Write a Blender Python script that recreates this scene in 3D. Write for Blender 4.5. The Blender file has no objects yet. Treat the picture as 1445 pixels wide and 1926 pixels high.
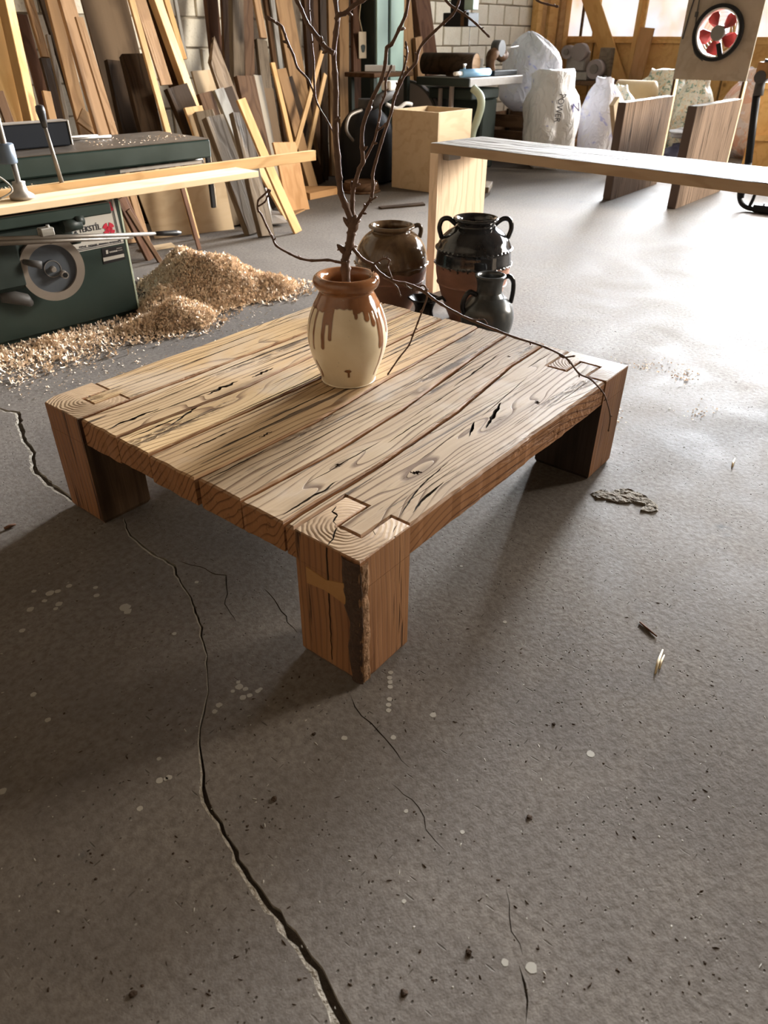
import bpy, bmesh, math, random
from mathutils import Vector, Matrix, noise
from mathutils.geometry import delaunay_2d_cdt

S = bpy.context.scene
COL = S.collection
PI = math.pi

# ------------------------------------------------------------------ camera
F_PX, PITCH, ROLL, YAW = 1340.57, 0.5883, 0.0054, 0.674
CAM = Vector((-0.8728, -0.7592, 1.2567))
FW = Vector((math.cos(PITCH)*math.cos(YAW), math.cos(PITCH)*math.sin(YAW), -math.sin(PITCH)))
_r = FW.cross(Vector((0, 0, 1))).normalized(); _u = _r.cross(FW)
RT = (math.cos(ROLL)*_r + math.sin(ROLL)*_u).normalized()
UP = (-math.sin(ROLL)*_r + math.cos(ROLL)*_u).normalized()
cd = bpy.data.cameras.new('camera'); cam = bpy.data.objects.new('camera', cd); COL.objects.link(cam)
cam.matrix_world = Matrix(((RT.x, UP.x, -FW.x, CAM.x), (RT.y, UP.y, -FW.y, CAM.y), (RT.z, UP.z, -FW.z, CAM.z), (0, 0, 0, 1)))
cd.sensor_fit = 'HORIZONTAL'; cd.sensor_width = 36.0; cd.lens = F_PX/1445*36.0
cd.clip_start = 0.02; cd.clip_end = 100
cd.dof.use_dof = True; cd.dof.focus_distance = 2.1; cd.dof.aperture_fstop = 7.5
S.camera = cam

# ------------------------------------------------------------------ light
S.view_settings.view_transform = 'Standard'; S.view_settings.look = 'None'
S.view_settings.gamma = 1.0; S.view_settings.use_curve_mapping = False
S.view_settings.exposure = 0.26
w = bpy.data.worlds.new('sky'); S.world = w; w.use_nodes = True
w.node_tree.nodes['Background'].inputs[0].default_value = (0.80, 0.88, 1.0, 1)
w.node_tree.nodes['Background'].inputs[1].default_value = 1.0
def area(name, loc, target, sx, sy, power, color):
    l = bpy.data.lights.new(name, 'AREA'); l.shape = 'RECTANGLE'; l.size = sx; l.size_y = sy
    l.energy = power; l.color = color
    o = bpy.data.objects.new(name, l); COL.objects.link(o); o.location = loc
    o.rotation_euler = (Vector(target)-Vector(loc)).to_track_quat('-Z', 'Y').to_euler()
    return o
# daylight through the tall window band of the far wall
wl_ = area('window_daylight', (11.15, 2.4, 2.8), (0.4, .5, 2.1), 2.8, 2.5, 1340, (0.90, 0.95, 1.0)); wl_.data.spread = math.radians(58)
ws_ = area('window_daylight_wide', (11.15, .6, 3.6), (1.0, .9, .2), 8.4, 3.0, 390, (0.93, 0.96, 1.0)); ws_.data.spread = math.radians(120)
sd_ = area('side_fill', (8.6, -4.3, 2.9), (2.6, 1.6, 0.3), 3.6, 2.8, 620, (1.0, 0.93, 0.82)); sd_.data.spread = math.radians(80)  # added off-frame lamp brightening right-hand faces; that wall has no opening

# ------------------------------------------------------------------ pixel -> world helpers
def ray(x, y): return FW + RT*((x-722.5)/F_PX) - UP*((y-963)/F_PX)
def at(x, y, z=0.0):
    d = ray(x, y); return CAM + d*((z-CAM.z)/d.z)
def atX(x, y, X):
    d = ray(x, y); return CAM + d*((X-CAM.x)/d.x)
def atY(x, y, Y):
    d = ray(x, y); return CAM + d*((Y-CAM.y)/d.y)
def atplane(x, y, P, n):
    d = ray(x, y); return CAM + d*((Vector(P)-CAM).dot(n)/d.dot(n))

# ------------------------------------------------------------------ mesh builder
class MB:
    def __init__(s): s.v = []; s.f = []; s.m = []; s.sm = []; s.M = Matrix(); s.mi = 0; s.smooth = False
    def add(s, vs, fs):
        b = len(s.v); M = s.M
        s.v += [tuple(M @ Vector(p)) for p in vs]
        for f in fs: s.f.append(tuple(b+i for i in f)); s.m.append(s.mi); s.sm.append(s.smooth)
    def box(s, x0, x1, y0, y1, z0, z1):
        s.add([(x0,y0,z0),(x1,y0,z0),(x1,y1,z0),(x0,y1,z0),(x0,y0,z1),(x1,y0,z1),(x1,y1,z1),(x0,y1,z1)],
              [(0,3,2,1),(4,5,6,7),(0,1,5,4),(1,2,6,5),(2,3,7,6),(3,0,4,7)])
    def cbox(s, x0, x1, y0, y1, z0, z1, c=0.004):
        # box with chamfered edges
        vs = []; idx = {}
        for i, x in enumerate((x0, x1)):
            for j, y in enumerate((y0, y1)):
                for k, z in enumerate((z0, z1)):
                    sx, sy, sz = (1-2*i)*c, (1-2*j)*c, (1-2*k)*c
                    idx[i,j,k,0] = len(vs); vs.append((x, y+sy, z+sz))
                    idx[i,j,k,1] = len(vs); vs.append((x+sx, y, z+sz))
                    idx[i,j,k,2] = len(vs); vs.append((x+sx, y+sy, z))
        fs = []
        def q(*a): fs.append(tuple(idx[t] for t in a))
        q((0,0,0,0),(0,0,1,0),(0,1,1,0),(0,1,0,0)); q((1,0,0,0),(1,1,0,0),(1,1,1,0),(1,0,1,0))
        q((0,0,0,1),(1,0,0,1),(1,0,1,1),(0,0,1,1)); q((0,1,0,1),(0,1,1,1),(1,1,1,1),(1,1,0,1))
        q((0,0,0,2),(0,1,0,2),(1,1,0,2),(1,0,0,2)); q((0,0,1,2),(1,0,1,2),(1,1,1,2),(0,1,1,2))
        for i in (0,1):
            for j in (0,1): q((i,j,0,0),(i,j,0,1),(i,j,1,1),(i,j,1,0))
            for k in (0,1): q((i,0,k,0),(i,0,k,2),(i,1,k,2),(i,1,k,0))
        for j in (0,1):
            for k in (0,1): q((0,j,k,1),(0,j,k,2),(1,j,k,2),(1,j,k,1))
        for i in (0,1):
            for j in (0,1):
                for k in (0,1): q((i,j,k,0),(i,j,k,1),(i,j,k,2))
        s.add(vs, fs)
    def prism(s, poly, z0, z1):
        n = len(poly)
        s.add([(p[0],p[1],z0) for p in poly]+[(p[0],p[1],z1) for p in poly],
              [tuple(range(n-1,-1,-1)), tuple(range(n, 2*n))]+[(i,(i+1)%n,n+(i+1)%n,n+i) for i in range(n)])
    def cyl(s, a, b, r0, r1=None, n=16, caps=True):
        r1 = r0 if r1 is None else r1
        a = Vector(a); b = Vector(b); d = (b-a).normalized()
        t = d.orthogonal().normalized(); u = d.cross(t)
        vs = []
        for c, r in ((a, r0), (b, r1)):
            for i in range(n):
                th = 2*PI*i/n; vs.append(c + t*math.cos(th)*r + u*math.sin(th)*r)
        fs = [(i,(i+1)%n,n+(i+1)%n,n+i) for i in range(n)]
        if caps: fs += [tuple(range(n-1,-1,-1)), tuple(range(n,2*n))]
        sm = s.smooth; s.smooth = True; k = len(s.sm); s.add(vs, fs)
        if caps: s.sm[-1] = s.sm[-2] = False
        s.smooth = sm
    def tube(s, pts, rad, n=8, close=True):
        pts = [Vector(p) for p in pts]; N = len(pts)
        if not hasattr(rad, '__len__'): rad = [rad]*N
        tan = [(pts[min(i+1,N-1)]-pts[max(i-1,0)]).normalized() for i in range(N)]
        t = tan[0].orthogonal().normalized(); vs = []
        for i in range(N):
            t = (t - tan[i]*t.dot(tan[i])).normalized(); u = tan[i].cross(t)
            for k in range(n):
                th = 2*PI*k/n; vs.append(pts[i]+t*math.cos(th)*rad[i]+u*math.sin(th)*rad[i])
        fs = [(i*n+k, i*n+(k+1)%n, (i+1)*n+(k+1)%n, (i+1)*n+k) for i in range(N-1) for k in range(n)]
        if close: fs += [tuple(range(n-1,-1,-1)), tuple(range((N-1)*n, N*n))]
        sm = s.smooth; s.smooth = True; s.add(vs, fs); s.smooth = sm
    def lathe(s, prof, n=48, c=(0,0,0), wob=None):
        vs = []
        for (r, z) in prof:
            for k in range(n):
                th = 2*PI*k/n; rr = r*(1+(wob(th, z) if wob else 0))
                vs.append((c[0]+rr*math.cos(th), c[1]+rr*math.sin(th), c[2]+z))
        fs = [(i*n+k, i*n+(k+1)%n, (i+1)*n+(k+1)%n, (i+1)*n+k) for i in range(len(prof)-1) for k in range(n)]
        sm = s.smooth; s.smooth = True; s.add(vs, fs); s.smooth = sm
    def mesh(s, name, mats):
        me = bpy.data.meshes.new(name); me.from_pydata(s.v, [], s.f)
        if not isinstance(mats, (list, tuple)): mats = [mats]
        for m in mats: me.materials.append(m)
        me.polygons.foreach_set('material_index', s.m); me.polygons.foreach_set('use_smooth', s.sm)
        me.update(); return me
    def build(s, name, mats, parent=None, loc=None, rz=0, normals=True):
        me = s.mesh(name, mats)
        if normals:
            bm = bmesh.new(); bm.from_mesh(me); bmesh.ops.recalc_face_normals(bm, faces=bm.faces); bm.to_mesh(me); bm.free()
        return link(name, me, parent, loc, rz)
def link(name, me, parent=None, loc=None, rz=0):
    o = bpy.data.objects.new(name, me); COL.objects.link(o)
    if parent is not None: o.parent = parent
    if loc is not None: o.location = loc
    if rz: o.rotation_euler.z = rz
    return o
def empty(name, loc=(0,0,0), rz=0):
    o = bpy.data.objects.new(name, None); COL.objects.link(o); o.location = loc; o.rotation_euler.z = rz
    o.empty_display_size = 0.05; return o
def tag(o, label=None, cat=None, group=None, kind=None):
    if label: o['label'] = label
    if cat: o['category'] = cat
    if group: o['group'] = group
    if kind: o['kind'] = kind
    return o
def catmull(P, k=6):
    out = []
    P = [Vector(p) for p in P]; n = len(P)
    for i in range(n-1):
        a, b, c, d = P[max(i-1,0)], P[i], P[i+1], P[min(i+2,n-1)]
        for j in range(k):
            t = j/k
            out.append(0.5*((2*b)+(c-a)*t+(2*a-5*b+4*c-d)*t*t+(3*b-a-3*c+d)*t**3))
    out.append(P[-1]); return out
def nz(x, y=0.0, z=0.0): return noise.noise(Vector((x, y, z)))
def in_poly(p, poly):
    x, y = p; c = False; n = len(poly); j = n-1
    for i in range(n):
        a, b = poly[i], poly[j]
        if (a[1] > y) != (b[1] > y) and x < (b[0]-a[0])*(y-a[1])/(b[1]-a[1])+a[0]: c = not c
        j = i
    return c

# ------------------------------------------------------------------ materials
class NT:
    def __init__(s, name):
        s.mat = bpy.data.materials.new(name); s.mat.use_nodes = True
        s.t = s.mat.node_tree; s.N = s.t.nodes; s.b = s.N['Principled BSDF']
    def n(s, ty, **k):
        o = s.N.new(ty)
        for a, b in k.items(): setattr(o, a, b)
        return o
    def l(s, a, b): s.t.links.new(a, b)
    def set(s, inp, val):
        if hasattr(val, 'links') or isinstance(val, bpy.types.NodeSocket): s.l(val, inp)
        else: inp.default_value = val
    def coord(s, kind='Object', rnd=False):
        c = s.n('ShaderNodeTexCoord').outputs[kind]
        if rnd:
            oi = s.n('ShaderNodeObjectInfo'); m = s.math('MULTIPLY', oi.outputs['Random'], 37.0)
            v = s.n('ShaderNodeVectorMath', operation='ADD'); s.l(c, v.inputs[0]); s.l(m, v.inputs[1]); return v.outputs[0]
        return c
    def map(s, c, sc=(1,1,1), loc=(0,0,0), rot=(0,0,0)):
        m = s.n('ShaderNodeMapping'); s.l(c, m.inputs[0]); m.inputs['Scale'].default_value = sc
        m.inputs['Location'].default_value = loc; m.inputs['Rotation'].default_value = rot; return m.outputs[0]
    def noise(s, c, scale=5, detail=4, rough=.5, dist=0.0, out='Fac'):
        o = s.n('ShaderNodeTexNoise'); s.l(c, o.inputs['Vector']); o.inputs['Scale'].default_value = scale
        o.inputs['Detail'].default_value = detail; o.inputs['Roughness'].default_value = rough
        o.inputs['Distortion'].default_value = dist; return o.outputs[out]
    def vor(s, c, scale=5, feat='F1', out='Distance', rnd=1.0):
        o = s.n('ShaderNodeTexVoronoi', feature=feat); s.l(c, o.inputs['Vector']); o.inputs['Scale'].default_value = scale
        o.inputs['Randomness'].default_value = rnd; return o.outputs[out]
    def math(s, op, a, b=0.0, c=0.0, clamp=False):
        o = s.n('ShaderNodeMath', operation=op, use_clamp=clamp)
        for i, v in enumerate((a, b, c)): s.set(o.inputs[i], v)
        return o.outputs[0]
    def mr(s, v, a, b, c=0.0, d=1.0, smooth=False):
        o = s.n('ShaderNodeMapRange'); o.interpolation_type = 'SMOOTHSTEP' if smooth else 'LINEAR'
        s.set(o.inputs[0], v)
        for i, t in enumerate((a, b, c, d)): o.inputs[i+1].default_value = t
        return o.outputs[0]
    def mix(s, f, a, b, mode='MIX'):
        o = s.n('ShaderNodeMix', data_type='RGBA', blend_type=mode)
        s.set(o.inputs[0], f)
        for i, v in ((6, a), (7, b)):
            if isinstance(v, (tuple, list)): v = tuple(v)+((1,) if len(v) == 3 else ())
            s.set(o.inputs[i], v)
        return o.outputs[2]
    def ramp(s, f, stops):
        o = s.n('ShaderNodeValToRGB'); s.set(o.inputs[0], f); e = o.color_ramp.elements
        for i, (p, c) in enumerate(stops):
            el = e[i] if i < 2 else e.new(p)
            el.position = p; el.color = tuple(c)+(1,)
        return o.outputs[0]
    def bump(s, h, strength=.5, dist=.01, norm=None):
        o = s.n('ShaderNodeBump'); s.set(o.inputs['Height'], h); o.inputs['Strength'].default_value = strength
        o.inputs['Distance'].default_value = dist
        if norm is not None: s.l(norm, o.inputs['Normal'])
        return o.outputs[0]
    def out(s, color, rough=.6, normal=None, metal=0.0, spec=.5):
        if isinstance(color, (tuple, list)): color = tuple(color)+((1,) if len(color) == 3 else ())
        s.set(s.b.inputs['Base Color'], color); s.set(s.b.inputs['Roughness'], rough); s.set(s.b.inputs['Metallic'], metal)
        s.set(s.b.inputs['Specular IOR Level'], spec)
        if normal is not None: s.l(normal, s.b.inputs['Normal'])
        return s.mat
def sepx(t, c):
    o = t.n('ShaderNodeSeparateXYZ'); t.l(c, o.inputs[0]); return o.outputs
def wood(name, light, dark, rings=9.0, fib=1.0, rough=.62, bump=.35, weather=0.0, spec=.035, knots=True):
    """long grain along local X"""
    t = NT(name); c = t.coord('Object', True)
    kc = t.map(c, (0.9, 3.2, 3.2)); kd = t.vor(kc, 1.0)
    fall = t.mr(kd, 0.0, 0.45, 1.0, 0.0, True)
    warp = t.noise(t.map(c, (.7, 2.2, 2.2)), 1.6, 3, .55)
    xyz = sepx(t, c)
    yy = t.math('ADD', t.math('MULTIPLY', xyz[1], rings), t.math('MULTIPLY', xyz[2], rings*.8))
    g = t.math('ADD', yy, t.math('MULTIPLY', warp, 5.0))
    if knots: g = t.math('ADD', g, t.math('MULTIPLY', fall, 1.6))
    si = t.math('SINE', t.math('MULTIPLY', g, 6.2832))
    line = t.mr(si, 0.2, 1.0, 0.0, 1.0)
    fibre = t.noise(t.map(c, (3*fib, 75*fib, 75*fib)), 1.0, 5, .6)
    tone = t.noise(t.map(c, (.8, 6, 6)), 1.0, 3, .5)
    f = t.math('ADD', t.math('MULTIPLY', line, .45), t.math('MULTIPLY', fibre, .55))
    f = t.math('ADD', f, t.math('MULTIPLY', t.math('SUBTRACT', tone, .5), 1.1), clamp=True)
    col = t.mix(f, light, dark)
    if weather > 0:
        ck = t.noise(t.map(c, (1.6, 26, 26)), 1.0, 6, .7, .4)
        m = t.mr(ck, .56, .68, 0, 1, True)
        col = t.mix(t.math('MULTIPLY', m, weather), col, tuple(x*.22 for x in dark))
        f = t.math('ADD', f, t.math('MULTIPLY', m, 1.5))
    if knots:
        kn = t.mr(kd, .05, .12, 1, 0, True)
        col = t.mix(t.math('MULTIPLY', kn, .75), col, tuple(x*.35 for x in dark))
    nb = t.bump(f, bump, .004)
    nb.node.invert = True
    return t.out(col, rough, nb, spec=spec)
def plain(name, col, rough=.5, metal=0.0, var=.15, scale=8, bump=.0, spec=.35):
    t = NT(name); c = t.coord('Object', True); f = t.noise(c, scale, 5, .6)
    k = t.math('MULTIPLY_ADD', f, var*2, 1-var)
    cc = t.mix(1.0, col, k, 'MULTIPLY')
    rr = t.mr(f, .3, .7, max(0.02, rough-.08), min(1, rough+.08))
    return t.out(cc, rr, t.bump(f, bump, .01) if bump else None, metal, spec)
# ------------------------------------------------------------------ material library
M = {}
M['pine'] = wood('pine', (.56,.365,.185), (.38,.23,.105), 7, weather=0)
M['pine_pale'] = wood('pine_pale', (.80,.63,.42), (.64,.46,.27), 6, weather=0)
M['pine_bright'] = wood('pine_bright', (.54,.33,.145), (.40,.22,.085), 6)
M['tan'] = wood('tan', (.31,.185,.090), (.18,.10,.048), 9, weather=.3)
M['pink_tan'] = wood('pink_tan', (.34,.21,.115), (.21,.122,.064), 8, weather=.2)
M['brown'] = wood('brown', (.125,.070,.038), (.062,.032,.017), 10, weather=.3)
M['dark'] = wood('dark', (.046,.028,.016), (.018,.011,.006), 8, weather=.5)
M['redbrown'] = wood('redbrown', (.13,.068,.042), (.062,.031,.020), 9, weather=.5)
M['grey'] = wood('grey', (.175,.135,.095), (.085,.062,.043), 12, weather=.8, bump=.6)
M['silver'] = wood('silver', (.30,.285,.255), (.15,.13,.11), 12, weather=.5)
M['drift'] = wood('drift', (.26,.19,.13), (.10,.066,.042), 14, weather=.9, bump=.9)
M['ply'] = wood('ply', (.56,.43,.285), (.46,.34,.215), 2.5, fib=.5, knots=False, bump=.12)
M['plydull'] = wood('plydull', (.17,.115,.070), (.11,.073,.044), 2.0, fib=.5, knots=False, bump=.12)
M['plygrey'] = wood('plygrey', (.42,.35,.275), (.34,.28,.215), 2.0, fib=.5, knots=False, bump=.1)
M['ochre'] = wood('ochre', (.70,.43,.17), (.55,.31,.10), 4, fib=.6)
M['orange'] = wood('orange', (.46,.26,.12), (.33,.17,.07), 5)
M['ash'] = wood('ash', (.74,.58,.42), (.56,.42,.29), 14, weather=.25, bump=.4)
M['ash_side'] = wood('ash_side', (.40,.29,.19), (.30,.20,.125), 8, bump=.2)
M['limed'] = wood('limed', (.25,.228,.20), (.055,.044,.036), 22, weather=.9, bump=1.0, knots=False)
M['slab'] = wood('slab', (.22,.155,.112), (.060,.040,.028), 24, weather=1.0, bump=.5, knots=False)
M['slab_edge'] = plain('slab_edge', (.085,.055,.042), .6)
M['green_paint'] = plain('green_paint', (.020,.033,.027), .42, var=.25, scale=5)
M['green_dark'] = plain('green_dark', (.018,.026,.022), .5, var=.3)
M['table_iron'] = plain('table_iron', (.075,.058,.044), .45, .3, var=.4, scale=14)
M['steel'] = plain('steel', (.17,.145,.12), .5, .5, var=.3, scale=20)
M['steel_dull'] = plain('steel_dull', (.30,.27,.24), .5, .6, var=.3, scale=20)
M['fence_dark'] = plain('fence_dark', (.016,.018,.023), .6, spec=.08)
M['blue_steel'] = plain('blue_steel', (.11,.135,.17), .4, .3, var=.2)
M['wheel_grey'] = plain('wheel_grey', (.085,.095,.11), .45, .2, var=.2)
M['rim_grey'] = plain('rim_grey', (.26,.22,.185), .45, .3, var=.15)
M['black_plastic'] = plain('black_plastic', (.02,.018,.018), .35)
M['black_metal'] = plain('black_metal', (.014,.014,.015), .5, .0, spec=.15)
M['charcoal'] = plain('charcoal', (.06,.055,.052), .6, var=.3)
M['disc_grey'] = plain('disc_grey', (.25,.205,.19), .6, var=.2, scale=3)
M['mint'] = plain('mint', (.36,.50,.44), .5, var=.12, scale=4)
M['mint_pale'] = plain('mint_pale', (.45,.50,.38), .55, var=.2, scale=6)
M['white_sheet'] = plain('white_sheet', (.75,.72,.68), .6, var=.1)
M['sign_white'] = plain('sign_white', (.50,.47,.42), .45, var=.1)
M['sign_ink'] = plain('sign_ink', (.03,.03,.04), .5)
M['sign_red'] = plain('sign_red', (.50,.02,.045), .45)
M['cream_tag'] = plain('cream_tag', (.45,.36,.25), .6)
M['light_blue'] = plain('light_blue', (.27,.52,.80), .4)
M['fan_red'] = plain('fan_red', (.25,.022,.018), .35, var=.2)
M['fan_grey'] = plain('fan_grey', (.19,.18,.16), .5)
M['straw'] = plain('straw', (.60,.48,.30), .6)
M['lilac'] = plain('lilac', (.30,.28,.62), .6)
M['navy'] = plain('navy', (.025,.025,.05), .6, bump=.3)
M['cloth_grey'] = plain('cloth_grey', (.35,.35,.36), .8, bump=.4)
M['olive_roll'] = plain('olive_roll', (.42,.31,.17), .8, bump=.2)
M['lath_white'] = plain('lath_white', (.30,.25,.18), .6)
def bagmat(name, base, blot, blot2=None, scale=7, amt=.56, rough=.42, crinkle=.42):
    t = NT(name); c = t.coord('Object')
    f = t.noise(c, scale, 3, .6, .6); col = t.mix(t.mr(f, amt, amt+.06, 0, 1, True), base, blot)
    if blot2:
        g = t.noise(t.map(c, loc=(4,3,2)), scale*1.3, 3, .6, .5); col = t.mix(t.mr(g, amt, amt+.05, 0, 1, True), col, blot2)
    wr = t.noise(t.map(c, (1,1,.45)), 7, 5, .6, 1.6); rg = t.math('ABSOLUTE', t.math('SUBTRACT', t.noise(t.map(c, (1,1,.6)), 9, 3, .5, .8), .5))
    wr = t.math('ADD', t.math('MULTIPLY', wr, .7), t.mr(rg, 0, .10, .6, 0))
    m = t.out(col, rough, t.bump(wr, crinkle, .035)); return m
M['bag_white'] = bagmat('bag_white', (.80,.80,.82), (.33,.36,.62), None, 6, .66)
M['bag_lilac'] = bagmat('bag_lilac', (.62,.61,.66), (.34,.35,.58), (.62,.60,.60), 6, .6)
M['bag_floral'] = bagmat('bag_floral', (.62,.60,.50), (.14,.22,.17), (.60,.45,.28), 22, .54)
M['bag_pink'] = bagmat('bag_pink', (.62,.50,.45), (.66,.62,.66), (.60,.36,.28), 4, .52)
M['bag_terracotta'] = bagmat('bag_terracotta', (.42,.24,.17), (.55,.50,.50), (.60,.32,.20), 5, .5)

def make_block_mat():
    t = NT('whitewashed_block'); c = t.coord('Object', True)
    f = t.noise(c, 9, 5, .6); g = t.noise(c, 45, 4, .6)
    col = t.mix(f, (.84,.79,.68), (.70,.62,.48)); col = t.mix(t.mr(g, .58, .7, 0, .5, True), col, (.48,.40,.29))
    return t.out(col, .85, t.bump(g, .5, .01), spec=.2)
M['block'] = make_block_mat()
M['mortar'] = plain('mortar', (.38,.33,.26), .9, var=.3, scale=20, bump=.4, spec=.1)
M['ceiling'] = plain('ceiling_board', (.12,.09,.065), .9, spec=.1)
M['rear_wall'] = plain('rear_plaster', (.12,.09,.06), .9, spec=.1)

def make_floor():
    t = NT('worn_concrete'); c = t.coord('Object')
    big = t.noise(c, .9, 4, .55, .4); mid = t.noise(c, 4.5, 5, .6, .3); fine = t.noise(c, 60, 5, .65)
    col = t.mix(t.mr(big, .3, .7), (.160,.139,.122), (.112,.096,.084))
    col = t.mix(t.mr(mid, .42, .62, 0, .55, True), col, (.172,.148,.127))
    col = t.mix(t.mr(fine, .38, .64, 0, .7), col, (.085,.071,.060))
    spots = t.noise(t.map(c, loc=(7, 2, 0)), 3.1, 4, .6, .2)
    col = t.mix(t.mr(spots, .66, .74, 0, .55, True), col, (.060,.062,.064))
    pits = t.vor(t.map(c, (1, 1.6, 1), rot=(0,0,.5)), 42)
    pm = t.mr(pits, .07, .16, 1, 0, True)
    sel = t.mr(t.noise(c, 6, 3, .6), .46, .56, 0, 1, True); pm = t.math('MULTIPLY', pm, sel)
    col = t.mix(t.math('MULTIPLY', pm, .7), col, (.05,.042,.035))
    lt = t.mr(t.vor(t.map(c, loc=(3.3,1.1,0)), 19), .03, .055, 1, 0, True)
    lt = t.math('MULTIPLY', lt, t.mr(t.noise(t.map(c, loc=(1,5,0)), 2.3, 2, .5), .55, .62, 0, 1))
    col = t.mix(t.math('MULTIPLY', lt, .6), col, (.28,.26,.23))
    # short scratches and trodden fibres
    scr = t.vor(t.map(c, (1.0, 7.0, 1), rot=(0,0,.9)), 9); sm = t.mr(scr, .05, .09, 1, 0, True)
    scr2 = t.vor(t.map(c, (6.0, 1.0, 1), rot=(0,0,.3)), 8); sm2 = t.mr(scr2, .05, .09, 1, 0, True)
    sc = t.math('MULTIPLY', t.math('ADD', sm, sm2), t.mr(t.noise(c, 2.0, 3, .6), .40, .58, 0, .8))
    col = t.mix(sc, col, (.05,.042,.034))
    h = t.math('SUBTRACT', t.math('ADD', t.math('MULTIPLY', mid, .18), t.math('MULTIPLY', fine, .50)), t.math('ADD', pm, t.math('MULTIPLY', sc, .6)))
    rough = t.math('ADD', t.mr(mid, .3, .7, .54, .70), t.math('MULTIPLY', fine, .14))
    return t.out(col, rough, t.bump(h, .7, .005), spec=.05)
M['floor'] = make_floor()
M['crack_dark'] = plain('crack_inside', (.075,.06,.048), .95, var=.5, scale=60, bump=.8, spec=.1)
M['crack_rim'] = plain('crack_rim', (.25,.22,.18), .9, var=.5, scale=50, bump=1.0, spec=.2)
M['crumb'] = plain('crumb', (.15,.127,.10), .95, var=.5, scale=60, bump=1.0, spec=.1)
M['paint_spot'] = plain('paint_spot', (.27,.245,.205), .7, var=.2)

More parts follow.
